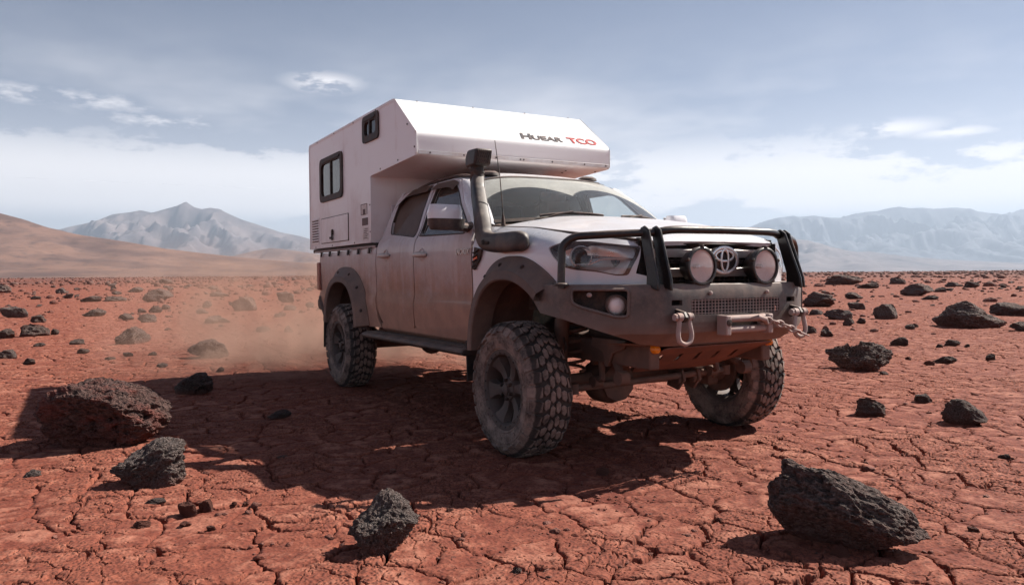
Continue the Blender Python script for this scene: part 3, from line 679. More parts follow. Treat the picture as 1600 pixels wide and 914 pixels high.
    for xb in (-2.2, -1.5, -.8):
        br = MB(); br.box((xb, sg * .74, .525), (.06, .22, .03)); br.build('bracket', M['under'], rb, bevel=.004)
    # ---- A pillar between windshield edge and door
    # ---- rear: tail light, mud flaps
    tl = MB(); tl.prism([(-4.245, sg * .70, .90), (-4.245, sg * .86, .90), (-4.10, sg * .872, .92), (-4.11, sg * .872, 1.16), (-4.245, sg * .86, 1.18), (-4.245, sg * .70, 1.18)], (0, 0, 0.0001))
    tl = MB(); pts = [(-4.205, .70), (-4.250, .74), (-4.248, .85), (-4.225, .878), (-4.12, .882), (-4.12, .86)]
    tl.prism([(x, sg * y, .89) for x, y in pts], (-.005, 0, .29)); tl.build('tail_light', M['red'], truck, bevel=.01)
    mf = MB(); mf.box((-3.70, sg * .86, .48), (.012, .20, .30), (0, .05, 0)); mf.build('mud_flap', M['seal'], truck, bevel=.004)
    mf = MB(); mf.box((-.515, sg * .84, .50), (.012, .20, .26), (0, -.08, 0)); mf.build('mud_flap', M['seal'], truck, bevel=.004)

# ---- cab roof, rear wall, pillars, glass
def roofz(x, y):
    zt = 1.835 - .075 * np.clip((x + 1.5) / .53, 0, 2) ** 2 - .06 * np.clip((-1.75 - x) / .6, 0, 2) ** 2
    return zt - .090 * np.abs(y / .675) ** 4 - .012 * (y / .675) ** 2
def ws_top(u): u = np.asarray(u, float); x = -.95 - .08 * u ** 2; y = .605 * u; return np.stack([x, y, roofz(x, y) + .002], -1)
def ws_bot(u): u = np.asarray(u, float); return np.stack([-.335 - .185 * u ** 2, .725 * u, 1.405 - .025 * u ** 2], -1)
uu = np.linspace(-1, 1, 25)
outer = [(-2.385, -.674), (-2.385, .674)] + [(-1.15, .674), (-1.09, .672)] + [(float(ws_top(u)[0]) - .012, float(ws_top(u)[1])) for u in uu[::-1]] + [(-1.09, -.672), (-1.15, -.674)]
rf = sheet('cab_roof', outer, lambda x, y: (x, y, roofz(x, y)), M['paint_front'], truck, (), .05, .02, (0, 0, 1))
for yv in (-.56, .56):
    rl = MB(); rl.tube([(x, yv, float(roofz(x, yv)) + .012) for x in np.linspace(-2.3, -1.15, 12)], .012, 8, ry=.016); rl.build('roof_rail', M['plastic'], rf)
for yv in (-.45, .42):     # little pods on the roof edge
    ov = MB(); ov.lathe([(0, .075), (.018, .07), (.032, .045), (.036, .001)], (-1.10, yv, float(roofz(-1.10, yv))), (0.06, 0, 1), 20, cap=False); ov.build('roof_marker', M['plastic'], rf)
P = np.array([[ws_bot(u) * (1 - v) + ws_top(u) * v + np.array([.030, 0, .040]) * 4 * v * (1 - v) * .6 for v in np.linspace(0, 1, 12)] for u in uu])
wsg = grid_surf('windshield', P, M['windshield'], truck)
# black frit border of the windshield
for k, (a, b) in enumerate(((0, .05), (.955, 1))):
    Q = np.array([[ws_bot(u) * (1 - v) + ws_top(u) * v + np.array([.030, 0, .040]) * 4 * v * (1 - v) * .6 + np.array([.003, 0, .004]) for v in (a, (a + b) / 2, b)] for u in uu]); grid_surf('frit_band', Q, M['seal'], wsg)
def pillar(sg):
    inn = [ws_bot(sg * 1.0) * (1 - v) + ws_top(sg * 1.0) * v + np.array([.030, 0, .040]) * 4 * v * (1 - v) * .6 for v in np.linspace(-.02, 1, 14)]
    dx = np.array([(-.585, 1.335), (-.66, 1.38), (-.76, 1.452), (-.86, 1.522), (-.93, 1.578), (-1.0, 1.645), (-1.09, 1.722), (-1.11, 1.73)])
    tt = np.linspace(0, 1, 14); ox = np.interp(tt, np.linspace(0, 1, 8), dx[:, 0]); oz = np.interp(tt, np.linspace(0, 1, 8), dx[:, 1]); rows = []
    for i in range(14):
        a = inn[i]; b = np.array([ox[i], sg * float(sec(oz[i])), oz[i]]); mid = (a + b) / 2 + np.array([.035, sg * .030, .028]) * (.9 if sg < 0 else .15) * math.sin(math.pi * (.12 + .8 * i / 13))
        rows.append([a - np.array([0, 0, .01]), a, .55 * a + .45 * mid + np.array([.012, sg * .004, .01]) * (1 if sg < 0 else .3), mid, .4 * mid + .6 * b + np.array([.004, sg * .01, .004]), b, b - np.array([.012, sg * .02, .01])])
    return grid_surf('front_pillar', rows, M['paint_front'], truck, 50, flip=sg < 0)
for sg in (-1, 1):
    pillar(sg)
    # rear corner of the cab and door pillar
    rows = []
    for z in np.linspace(.64, 1.74, 16):
        xr = float(np.interp(z, [.6, 1.36, 1.45, 1.655, 1.74], [-2.378, -2.378, -2.348, -2.292, -2.24])); y = float(sec(z))
        rows.append([(xr + .01, sg * (y - .012), z), (xr - .004, sg * (y - .002), z), (xr - .03, sg * (y - .02), z), (xr - .05, sg * (y - .06), z), (-2.405, sg * (y - .14), z)])
    grid_surf('cab_corner', rows, M['paint'], truck, 50, flip=sg < 0)
    bp = MB()
    for z in np.linspace(1.33, 1.74, 8): pass
    bp.tube([(-1.545, sg * (float(sec(z)) - .035), z) for z in np.linspace(.65, 1.74, 14)], .03, 8, ry=.02); bp.build('door_pillar', M['black'], truck)
cw = MB(); cw.box((-2.41, 0, 1.02), (.02, 1.56, .80)); cw.box((-2.41, 0, 1.68), (.02, 1.2, .14)); cw.box((-2.41, -.62, 1.5), (.02, .2, .3)); cw.box((-2.41, .62, 1.5), (.02, .2, .3)); cw.build('cab_rear_wall', M['paint'], truck)
fl = MB(); fl.box((-1.45, 0, .63), (1.95, 1.62, .03)); fl.box((-.50, 0, .93), (.03, 1.5, .62)); fl.build('cab_floor', M['black'], truck)
bf = MB(); bf.box((-3.3, 0, .80), (1.78, 1.2, .03)); bf.box((-4.20, 0, .97), (.04, 1.5, .55)); bf.box((-2.42, 0, .97), (.03, 1.5, .55)); bf.build('bed_floor', M['under'], truck)
tg = MB(); tg.box((-4.225, 0, .97), (.03, 1.36, .54)); tg.build('tailgate', M['paint'], truck, bevel=.01)

# ---- hood
def hood_y(x): return np.interp(x, [-.42, .05, .2, .3, .4, .5, .58, .645, .69, .715, .735], [.738, .735, .725, .707, .672, .616, .556, .505, .472, .452, .43])
def hood_z(x, y):
    ye = hood_y(x); zc = np.interp(x, [-.42, -.3, 0, .2, .4, .55, .66, .70, .725, .735], [1.432, 1.424, 1.392, 1.362, 1.325, 1.292, 1.265, 1.252, 1.237, 1.222])
    r = np.abs(y) / ye; ze = zedge(x) + .003
    bul = .012 * smooth(np.abs(y), .52, .40) * smooth(x, .72, .40)
    return ze + (zc - bul * 0 - ze) * (1 - r ** 2.6) + bul * .6
hs_ = np.linspace(-.40, .72, 26)
outer = [(float(x), -float(hood_y(x)) + .013) for x in hs_] + [(.737, y) for y in np.linspace(-.40, .40, 9)] + [(float(x), float(hood_y(x)) - .013) for x in hs_[::-1]] + [(-.385 + .11 * (1 - (y / .73) ** 2), y) for y in np.linspace(.70, -.70, 15)]
hood = sheet('hood', outer, lambda x, y: (x, y, hood_z(x, y)), M['paint_front'], truck, (), .04, .025, (0, 0, 1), 30)
for s_ in (-1, 1):
    q = MB(); q.tube([(float(x), s_ * (float(hood_y(x)) - .005), float(zedge(x)) - .002) for x in np.linspace(-.42, .70, 40)], .0075, 6); q.build('hood_gap_shade', M['seal'], hood)  # black strip added along the hood gap to paint in its shade
cwl = MB(); P = [[(-.40 + .12 * (1 - u * u) - .0, .72 * u, 1.385 - .03 * u * u), (-.335 - .185 * u * u - .02, .725 * u, 1.395 - .025 * u * u)] for u in uu]
grid_surf('cowl', P, M['plastic'], truck)
bay = MB(); bay.box((.15, 0, 1.0), (.9, 1.2, .35)); bay.build('engine_bay', M['black'], truck)
for (px_, py_), (ex, ey) in (((-.345, -.42), (-.43, .10)), ((-.35, .22), (-.42, .66))):
    pass
def ws_pt(u, v, off=.012):
    p = ws_bot(u) * (1 - v) + ws_top(u) * v + np.array([.030, 0, .040]) * 4 * v * (1 - v) * .6; return p + np.array([.5, 0, .86]) * off
for u0, u1 in ((-.62, .02), (.25, .86)):
    w = MB(); w.tube([ws_pt(u0 + (u1 - u0) * q, .035 + .03 * math.sin(math.pi * q), .022) for q in np.linspace(0, 1, 12)], .009, 6); w.tube([ws_pt(u0 - .02, -.02, .01), ws_pt(u0 + .15, .02, .035), ws_pt((u0 + u1) / 2, .06, .035)], .007, 6); w.build('wiper', M['plastic'], truck)

# ---- grille, emblem
gr_ = empty('grille', (0, 0, 0), truck)
b = MB(); b.box((.655, 0, 1.07), (.02, 1.0, .34)); b.build('backing', M['black'], gr_)
def fx(y, off): return float(np.interp(abs(y), [0, .15, .30, .44, .53], [.745, .740, .730, .715, .69])) + off
def gbar(name, z0, z1, off, yw, material, lean=.012):
    rows = []
    for y in np.linspace(-yw, yw, 25):
        x = fx(y, off); rows.append([(x - .04, y, z1 - .002), (x - .006, y, z1), (x, y, z1 - .006), (x - lean * .3, y, (z0 + z1) / 2), (x - lean, y, z0 + .004), (x - lean - .006, y, z0), (x - .05, y, z0 + .002)])
    return grid_surf(name, rows, material, gr_, 30, flip=False)
gbar('upper_bar', 1.133, 1.180, .0, .46, M['silver']); gbar('lower_bar', 1.028, 1.078, .004, .45, M['silver']); gbar('top_trim', 1.196, 1.214, -.004, .465, M['black'])
for z in (1.105, 1.118, 1.008, 1.188):
    gbar('thin_bar', z - .003, z + .003, -.022, .45, M['black'])
for k in range(23):
    y = -.44 + .04 * k; v = MB(); v.box((fx(y, -.045), y, 1.09), (.02, .006, .22)); v.build('upright_vane', M['black'], gr_)
for s_ in (-1, 1):
    v = MB(); v.tube([(fx(.465, -.002), s_ * .468, 1.215), (fx(.46, .0), s_ * .462, 1.12), (fx(.44, .002), s_ * .44, 1.03), (.73, s_ * .40, .99)], .014, 8); v.build('side_trim', M['black'], gr_)
em = empty('emblem', (0, 0, 0), gr_)
def ring(name, cy, cz, a, b_, r, x, ry):
    q = [(x - .02 * (((a * math.cos(k)) / .11) ** 2) * 0, cy + a * math.cos(k), cz + b_ * math.sin(k)) for k in np.linspace(0, 2 * math.pi, 41)[:-1]]
    m_ = MB(); m_.tube(q, r, 8, True, ry=ry, upv=(1, 0, 0)); return m_
em.parent = truck
eb = MB(); eb.lathe([(-.03, .096), (.0, .098), (.004, .092), (.004, .001)], (0, 0, 0), (1, 0, 0), 36, cap=False)
eo = eb.build('emblem_plate', M['black'], em); eo.location = (.768, .008, 1.118); eo.scale = (1, 1.06, .76)
for nm, a in (('outer_ring', (.008, 1.118, .098, .069, .007, .777, .011)), ('cross_ring', (.008, 1.142, .066, .029, .005, .778, .0075)), ('upright_ring', (.008, 1.119, .026, .060, .005, .780, .0075))):
    ring(nm, *a).build(nm, M['chrome'], em)

# ---- bull bar bumper (plan line with folded corners; mapped (arc length, height))
bp_plan = fillet2([(.02, -.895), (.50, -.885), (.80, -.60), (.872, -.475), (.885, 0), (.872, .475), (.80, .60), (.50, .885), (.02, .895)], [0, .025, .03, .03, 0, .03, .03, .025, 0], 4, False)
bpp = np.array(bp_plan); bps = np.concatenate([[0], np.cumsum(np.hypot(*np.diff(bpp, axis=0).T))]); BL = bps[-1]; bps -= BL / 2
def bplan(s): return np.interp(s, bps, bpp[:, 0]), np.interp(s, bps, bpp[:, 1])
def bS(y, x=None):
    k = int(np.argmin(np.abs(bpp[:, 1] - y) + (0 if x is None else np.abs(bpp[:, 0] - x)))); lo, hi = max(0, k - 1), min(len(bps) - 1, k + 1)
    g_ = np.linspace(bps[lo], bps[hi], 200); X_, Y_ = bplan(g_); return float(g_[np.argmin(np.abs(Y_ - y) + (0 if x is None else np.abs(X_ - x)))])
def bfn(s, z):
    x, y = bplan(s); c = np.abs(y) / .88
    back = .10 * smooth(z, .76, .66) + .012 * smooth(z, .955, .985); k = smooth(np.abs(s), BL / 2 - .2, BL / 2 - .75)
    dx, dy = x + .3, y * .9; l = np.hypot(dx, dy); return x - back * k * dx / l - (1 - k) * 0, y - back * k * dy / l, z
def bs_(x): # arc length on the right wing at longitudinal position x (negative side)
    k = bpp[:, 1] < -.5; return float(np.interp(x, bpp[k][:, 0], bps[k]))
sW0, sW1, sFold, sIn, sC = bs_(.145), bs_(.30), bs_(.50), bS(-.60), bS(-.475)
bb = empty('bull_bar', (0, 0, 0), truck)
outer_r = [(sW0, .985), (sW1, .838), (sFold, .815), (sIn - .05, .705), (sIn, .685), (sC, .668), (sC + .1, .665)]
outer = outer_r + [(-s, z) for s, z in outer_r[::-1]] + [(-sC, .985), (-sFold, .992), (-sW0, .988), ] + [(sFold, .992), (sC, .985)]
outer = outer_r + [(-s, z) for s, z in outer_r[::-1]] + [(-sFold, .992), (-sIn, .988), (sIn, .988), (sFold, .992)]
inlet = fillet2([(bS(-.325), .832), (bS(.325), .832), (bS(.325), .912), (bS(-.325), .912)], .016)
slots = [[(s0, .885), (s0 + w, .885), (s0 + w, .912), (s0, .912)] for s0, w in ((bS(-.455), .07), (bS(.385), .07))]
fog_c = {}
fogs = []
for sgn in (-1, 1):
    f = [(sFold + .055, .968), (sIn - .055, .968), (sIn - .06, .83), (sIn - .12, .828), (sFold + .10, .878), (sFold + .055, .90)]
    fogs.append(fillet2([(-sgn * s * -1 * -1 if sgn > 0 else s, z) for s, z in f] if sgn < 0 else [(-s, z) for s, z in f], .02))
shell = sheet('bumper_shell', outer, bfn, M['bumper'], bb, [inlet] + slots + fogs, .03, .022, (1, 0, 0), 28)
# top deck of the bumper
rows = []
for s in np.linspace(sW0 + .02, -sW0 - .02, 80):
    x, y = bplan(s); xa, ya, _ = bfn(np.array([s]), np.array([.987])); dx, dy = float(x) + .3, float(y) * .9; l = math.hypot(dx, dy); w_ = .13 * float(smooth(abs(s), BL / 2 - .2, BL / 2 - .7)) + .03
    rows.append([(float(xa[0]), float(ya[0]), .987), (float(xa[0]) - .006 * dx / l, float(ya[0]) - .006 * dy / l, .993), (float(xa[0]) - w_ * dx / l, float(ya[0]) - w_ * dy / l, .994)])
grid_surf('bumper_deck', rows, M['bumper'], bb)
# underside pan
rows = []
for y in np.linspace(-.62, .62, 25):
    x = .80 - .10 * (abs(y) / .62) ** 3; rows.append([(x - .005, y, .668 + .02 * (abs(y) / .62) ** 3), (x - .12, y, .645 + .03 * (abs(y) / .62) ** 3), (x - .30, y, .66)])
grid_surf('lower_pan', rows, M['bumper'], bb)
# inlet mesh: backing and wires
m_ = MB(); m_.box((.80, 0, .872), (.02, .72, .12)); m_.box((.80, -.42, .898), (.02, .12, .05)); m_.box((.80, .42, .898), (.02, .12, .05)); m_.build('inlet_backing', M['black'], bb)
m_ = MB()
for y in np.arange(-.315, .32, .0235): m_.box((.868, y, .872), (.005, .0035, .085))
for z in np.arange(.840, .91, .0165): m_.box((.871, 0, z), (.004, .66, .0035))
m_.build('inlet_mesh', M['galv'], bb, smooth_=False)
for y in (-.20, .22):
    b = MB(); b.lathe([(-.004, .011), (.006, .011), (.009, .006), (.0095, .001)], (.884, y, .945), (1, 0, 0), 8, cap=False); b.build('bolt', M['galv'], bb)
for sgn in (-1, 1):
    fc = np.array(fogs[0 if sgn < 0 else 1]); cen = fc.mean(0)
    def rec(s, z, sgn=sgn):
        x, y, z2 = bfn(s, z); return x - .055, y + (-sgn) * .045, z2
    sheet('fog_recess', [tuple(cen + (p - cen) * 1.03) for p in fc], rec, M['black'], bb, (), .04, 0, (1, 0, 0))
    rim_ = [(float(a), float(b_), float(c)) for a, b_, c in np.array(bfn(fc[:, 0], fc[:, 1])).T]
    q = MB(); q.tube([Vector(p) + Vector((.004, sgn * .003, 0)) for p in rim_], .008, 6, True); q.build('fog_surround', M['bumper'], bb)
    s_f = (sIn - .125); X_, Y_ = bplan(np.array([s_f if sgn < 0 else -s_f])); c = Vector((float(X_[0]) - .045, float(Y_[0]) - sgn * .035, .885)); ax_ = Vector((.9, sgn * .44, 0))
    fg = empty('fog_light', (0, 0, 0), bb)
    q = MB(); q.lathe([(-.03, .055), (.03, .058), (.042, .056), (.043, .048), (.02, .046)], c, ax_, 26, cap=False); q.build('fog_ring', M['plastic'], fg); q = MB(); q.lathe([(.012, .049), (.026, .040), (.034, .022), (.036, .001)], c, ax_, 24, cap=False); q.build('fog_lens', M['lamp_glass'], fg)
    q = MB(); q.lathe([(-.02, .012), (.012, .012), (.018, .006)], c + Vector((-.05, sgn * .13, .055)), ax_, 12); q.build('side_reflector', M['galv'], fg)
    # uprights, hoops
    up = MB(); pr = [(.905, 0, .96), (.90, 0, 1.02), (.80, 0, 1.275), (.765, 0, 1.298), (.735, 0, 1.288), (.735, 0, 1.262), (.80, 0, 1.05), (.80, 0, .985)]
    up.prism([(x, sgn * (.455 + .05 * (1.29 - z)), z) for x, _, z in pr], (0, sgn * .016, 0)); up.build('upright', M['steel'], bb, bevel=.006)
    up = MB(); up.prism([(x - .02 if x < .82 else x - .03, sgn * (.515 + .05 * (1.29 - z)), z) for x, _, z in pr], (0, sgn * .016, 0)); up.build('upright', M['steel'], bb, bevel=.006)
    hoop = fillet2([(.752, sgn * .47, 1.262), (.66, sgn * .66, 1.255), (.545, sgn * .83, 1.245), (.515, sgn * .885, 1.20), (.515, sgn * .893, .975)], [0, .08, .10, .06, 0], 6, False)
    q = MB(); q.tube(hoop, .0205, 14); q.build('headlight_hoop', M['steel'], bb)
    q = MB(); q.lathe([(0, .04), (.012, .04), (.016, .03)], (.515, sgn * .893, .988), (0, 0, 1), 16); q.build('hoop_foot', M['steel'], bb, bevel=.002)
    # recovery shackle
    sh = empty('recovery_shackle', (0, 0, 0), truck); yc = sgn * .424
    q = MB(); q.prism([(.86, yc - .012, .80), (.935, yc - .012, .80), (.955, yc - .012, .825), (.935, yc - .012, .855), (.86, yc - .012, .87)], (0, .024, 0)); q.build('tow_lug', M['steel'], sh, bevel=.005)
    q = MB(); q.tube([(.93, yc - .052, .828), (.93, yc + .046, .828)], .013, 12); q.lathe([(0, .019), (.018, .019)], (.93, yc - .066, .828), (0, 1, 0), 6); q.lathe([(0, .022), (.014, .022)], (.93, yc + .036, .828), (0, 1, 0), 14); q.build('pin', M['galv'], sh, bevel=.002)
    bow = [(.93, yc - .033, .835), (.931, yc - .033, .80), (.934, yc - .040, .765), (.936, yc - .046, .735), (.937, yc - .036, .703), (.938, yc, .688), (.937, yc + .036, .703), (.936, yc + .046, .735), (.934, yc + .040, .765), (.931, yc + .033, .80), (.93, yc + .033, .835)]
    bow = fillet2(bow, .03, 4, False); q = MB(); q.tube(bow, .0125, 12); q.lathe([(-.014, .022), (.014, .022)], (.93, yc - .033, .828), (0, 1, 0), 14); q.lathe([(-.014, .022), (.014, .022)], (.93, yc + .033, .828), (0, 1, 0), 14); q.build('bow', M['galv'], sh)
    # driving lamp
    dl = empty('driving_lamp', (0, 0, 0), truck); c = Vector((.865, sgn * .235 - .006, 1.086)); ax_ = (1, 0, .02)
    q = MB(); q.lathe([(-.115, .035), (-.105, .062), (-.07, .085), (-.02, .096), (-.018, .101), (.004, .102), (.008, .097), (.008, .088), (-.004, .086)], c, ax_, 40, cap=False); q.build('lamp_housing', M['steel'], dl)
    q = MB(); q.lathe([(-.006, .088), (.003, .080), (.009, .060), (.013, .034), (.0145, .001)], c, ax_, 40, cap=False); q.build('lamp_glass', M['lamp_lens'], dl)
    q = MB(); q.lathe([(-.006, .087), (-.022, .074), (-.040, .054), (-.054, .030), (-.058, .012)], c, ax_, 40, cap=False); q.build('reflector', M['lamp_glass'], dl)
    q = MB(); q.lathe([(-.06, .012), (-.03, .012), (-.024, .008), (-.023, .001)], c, ax_, 16, cap=False); q.build('bulb', M['chrome'], dl)
    for k in range(5):
        a = 2 * math.pi * k / 5 + .3; q = MB(); q.box((c.x - .006, c.y + .102 * math.cos(a), c.z + .102 * math.sin(a)), (.03, .016, .016), (a, 0, 0)); q.build('clamp', M['black'], dl, bevel=.003)
    q = MB(); q.box((c.x - .05, c.y, .998), (.05, .09, .012)); q.box((c.x - .05, c.y - .05, 1.01), (.035, .008, .05)); q.box((c.x - .05, c.y + .05, 1.01), (.035, .008, .05)); q.build('lamp_bracket', M['steel'], dl, bevel=.002)
    # amber marker under the bumper
    q = MB(); q.lathe([(-.03, .026), (.012, .026), (.03, .02), (.038, .008), (.039, .001)], (.70, sgn * .425, .648), (1, 0, -.1), 18, cap=False); q.build('amber_marker', M['amber'], truck)
tp = fillet2([(.752, -.455, 1.262), (.775, -.40, 1.275), (.79, -.33, 1.278), (.80, 0, 1.280), (.79, .33, 1.278), (.775, .40, 1.275), (.752, .455, 1.262)], .06, 5, False)
q = MB(); q.tube(tp, .021, 14); q.build('top_tube', M['steel'], bb)

# ---- winch fairlead and chain
fl_ = empty('roller_fairlead', (0, 0, 0), truck)
for y in (-.145, .165):
    q = MB(); q.box((.925, y, .775), (.075, .035, .105)); q.build('end_plate', M['galv'], fl_, bevel=.006)
    q = MB(); q.lathe([(0, .018), (.004, .018), (.005, .012)], (.963, y, .79), (1, 0, 0), 12); q.build('bolt', M['black'], fl_)
for z in (.752, .808):
    q = MB(); q.tube([(.93, -.13, z), (.93, .15, z)], .019, 16); q.build('roller', M['galv'], fl_)
for y in (-.115, .135):
    q = MB(); q.tube([(.905, y, .745), (.905, y, .815)], .014, 12); q.build('roller', M['galv'], fl_)
q = MB(); q.box((.897, .01, .78), (.012, .25, .05)); q.build('fairlead_hole', M['black'], fl_)
chain = empty('winch_chain', (0, 0, 0), truck)
cp = [(.935, .06, .795), (.965, .11, .797), (.972, .155, .79), (.975, .20, .778), (.975, .245, .765), (.975, .29, .748), (.972, .335, .733), (.968, .375, .722)]
for i in range(len(cp) - 1):
    a, b_ = Vector(cp[i]), Vector(cp[i + 1]); T = (b_ - a).normalized(); c = (a + b_) / 2; n_ = Vector((0, 0, 1)) if i % 2 else Vector((1, 0, .15)); n_ = (n_ - T * n_.dot(T)).normalized()
    L, w_ = .030, .015
    q = MB(); q.tube([c + T * (L * math.cos(k) * (1.0 if abs(math.cos(k)) > .5 else 1.0)) + n_ * (w_ * math.sin(k)) for k in np.linspace(0, 2 * math.pi, 17)[:-1]], .0065, 7, True); q.build('chain_link', M['galv'], chain)
q = MB(); q.tube([(.968, .37, .724), (.966, .43, .705), (.960, .47, .693)], [.008, .006, .004], 8); q.build('hook_tail', M['galv'], chain)
q = MB(); q.tube([(.935, .03, .80), (.985, .05, .815), (.992, .09, .80), (.975, .12, .782), (.95, .10, .778)], [.010, .013, .014, .010, .006], 10); q.build('hook', M['galv'], chain)

# ---- skid plate with diagonal slots
def skf(u, v): return (.77 - u, v, .652 - .42 * u)
slot = []
for k in range(5):
    y0 = -.33 + .14 * k; slot.append([(.10, y0), (.12, y0 - .012), (.25, y0 + .055), (.23, y0 + .072)])
sheet('skid_plate', fillet2([(0, -.40), (0, .40), (.30, .36), (.42, .30), (.42, -.30), (.30, -.36)], .03), skf, M['skid'], truck, slot, .04, .006, (0, 0, -1))

# ---- underbody: frame rails, axles, links, springs
for sg in (-1, 1):
    q = MB(); q.box((-1.75, sg * .42, .60), (4.9, .07, .13)); q.build('frame_rail', M['under'], truck, bevel=.01)
    q = MB(); q.tube([(.02, sg * .58, .52), (.02, sg * .55, 1.0)], .035, 12); q.tube([(.02, sg * .58, .50), (.02, sg * .56, .78)], .045, 12); q.build('shock_tower', M['under'], truck)
    hx = [(.0 + .062 * math.cos(a), sg * .46 + .062 * math.sin(a), .46 + .38 * a / (2 * math.pi * 6)) for a in np.linspace(0, 2 * math.pi * 6, 90)]
    q = MB(); q.tube(hx, .011, 6); q.build('coil_spring', M['under'], truck)
    q = MB(); q.tube([(.0, sg * .50, .36), (-.35, sg * .48, .44), (-.95, sg * .44, .53)], [.035, .028, .03], 10); q.build('radius_arm', M['under'], truck, bevel=0)
    q = MB(); q.tube([(.23, sg * .42, .66), (.25, sg * .44, .52), (.27, sg * .45, .44), (.20, sg * .46, .41)], .020, 8); q.lathe([(-.03, .034), (.03, .034)], (.22, sg * .455, .42), (0, 1, 0), 14); q.build('sway_link', M['under'], truck)
    q = MB(); q.prism([(.20, sg * .46, .68), (.52, sg * .46, .68), (.50, sg * .46, .63), (.40, sg * .46, .60), (.36, sg * .46, .52), (.32, sg * .46, .52), (.31, sg * .46, .60), (.20, sg * .46, .63)], (0, sg * .018, 0)); q.build('front_bracket', M['under'], truck, bevel=.006)
    q = MB(); q.tube([(.30, sg * .40, .60), (.48, sg * .47, .47)], .024, 8); q.lathe([(-.03, .04), (.03, .04)], (.48, sg * .47, .47), (0, 1, 0), 14); q.build('bush_arm', M['under'], truck)
    q = MB(); q.box((.0, sg * .64, .394), (.10, .09, .20)); q.lathe([(-.07, .075), (.05, .085), (.06, .06)], (0, sg * .69, .394), (0, sg, 0), 18); q.build('steering_knuckle', M['under'], truck, bevel=.012)
    q = MB(); q.lathe([(-.012, .155), (.012, .155)], (0, sg * .735, .394), (0, 1, 0), 32); q.build('brake_disc', M['under'], truck)
    q = MB(); q.tube([(-2.4, sg * .52, .52), (-3.2, sg * .52, .44), (-3.95, sg * .52, .58)], .03, 8, ry=.035); q.build('leaf_spring', M['under'], truck)
    q = MB(); q.tube([(-3.1, sg * .45, .42), (-2.75, sg * .42, .75)], .032, 10); q.build('rear_shock', M['under'], truck)
q = MB(); q.tube([(0, -.66, .394), (0, -.3, .394), (0, .15, .394), (0, .66, .394)], [.048, .052, .056, .048], 14); q.lathe([(-.15, .06), (-.12, .11), (-.05, .14), (.05, .14), (.10, .115), (.135, .06), (.14, .01)], (0, -.22, .385), (1, 0, 0), 22); q.build('front_axle', M['under'], truck)
q = MB(); q.lathe([(0, .12), (.018, .12), (.03, .09), (.04, .03)], (.11, -.22, .385), (1, 0, 0), 10); q.build('diff_cover', M['under'], truck, bevel=.004)
q = MB(); q.tube([(.19, -.62, .385), (.205, 0, .40), (.19, .62, .415)], .021, 12); q.lathe([(-.03, .034), (.03, .034)], (.19, -.60, .385), (0, 0, 1), 14); q.lathe([(-.03, .034), (.03, .034)], (.19, .60, .415), (0, 0, 1), 14); q.build('tie_rod', M['under'], truck)
q = MB(); q.tube([(.13, -.42, .53), (.15, .1, .47), (.13, .52, .43)], .024, 10); q.build('panhard_rod', M['under'], truck)
for y in (.20, .33):
    q = MB(); q.prism([(.10, y, .46), (.22, y, .44), (.24, y, .38), (.18, y, .31), (.08, y, .33)], (0, .02, 0)); q.lathe([(-.02, .03), (.04, .03)], (.19, y, .38), (0, 1, 0), 14); q.build('link_bracket', M['under'], truck, bevel=.004)
q = MB(); q.tube([(-3.2, -.70, .394), (-3.2, 0, .394), (-3.2, .70, .394)], .05, 12); q.lathe([(-.13, .05), (-.09, .12), (0, .15), (.09, .12), (.16, .05)], (-3.2, .0, .40), (1, 0, 0), 18); q.build('rear_axle', M['under'], truck)
q = MB(); q.tube([(-3.0, 0, .42), (-1.2, 0, .56)], .04, 10); q.build('drive_shaft', M['under'], truck)
q = MB(); q.box((-.9, .05, .58), (.95, .42, .16)); q.box((-.85, -.12, .50), (.45, .22, .10)); q.build('gearbox', M['under'], truck, bevel=.03)
q = MB(); q.box((-1.9, .18, .53), (1.0, .46, .16)); q.build('fuel_tank', M['under'], truck, bevel=.04)
q = MB(); q.tube([(-.6, -.35, .50), (-1.6, -.38, .50), (-2.5, -.62, .52), (-2.75, -.7, .55)], .032, 10); q.build('exhaust_pipe', M['under'], truck)
q = MB(); q.box((.25, 0, .78), (.55, .70, .25)); q.box((.33, 0, .62), (.10, .95, .09)); q.build('engine_sump', M['under'], truck, bevel=.03)
q = MB(); q.tube([(.02, -.56, .70), (.12, -.60, .62), (.10, -.66, .50), (.03, -.68, .45)], .008, 6); q.build('brake_hose', M['seal'], truck)
rbp = fillet2([(-3.95, -.84, .75), (-4.20, -.86, .75), (-4.30, -.78, .75), (-4.31, 0, .75), (-4.30, .78, .75), (-4.20, .86, .75), (-3.95, .84, .75)], .08, 4, False)
q = MB(); q.tube(rbp, [.07] * len(rbp), 10, ry=.03); q.build('rear_bumper', M['plastic'], truck)
q = MB(); q.tube([(-3.88, -.86, .62), (-3.98, -.87, .66), (-4.12, -.87, .82)], .022, 8); q.tube([(-3.88, .86, .62), (-3.98, .87, .66), (-4.12, .87, .82)], .022, 8); q.build('rear_corner_guard', M['plastic'], truck)

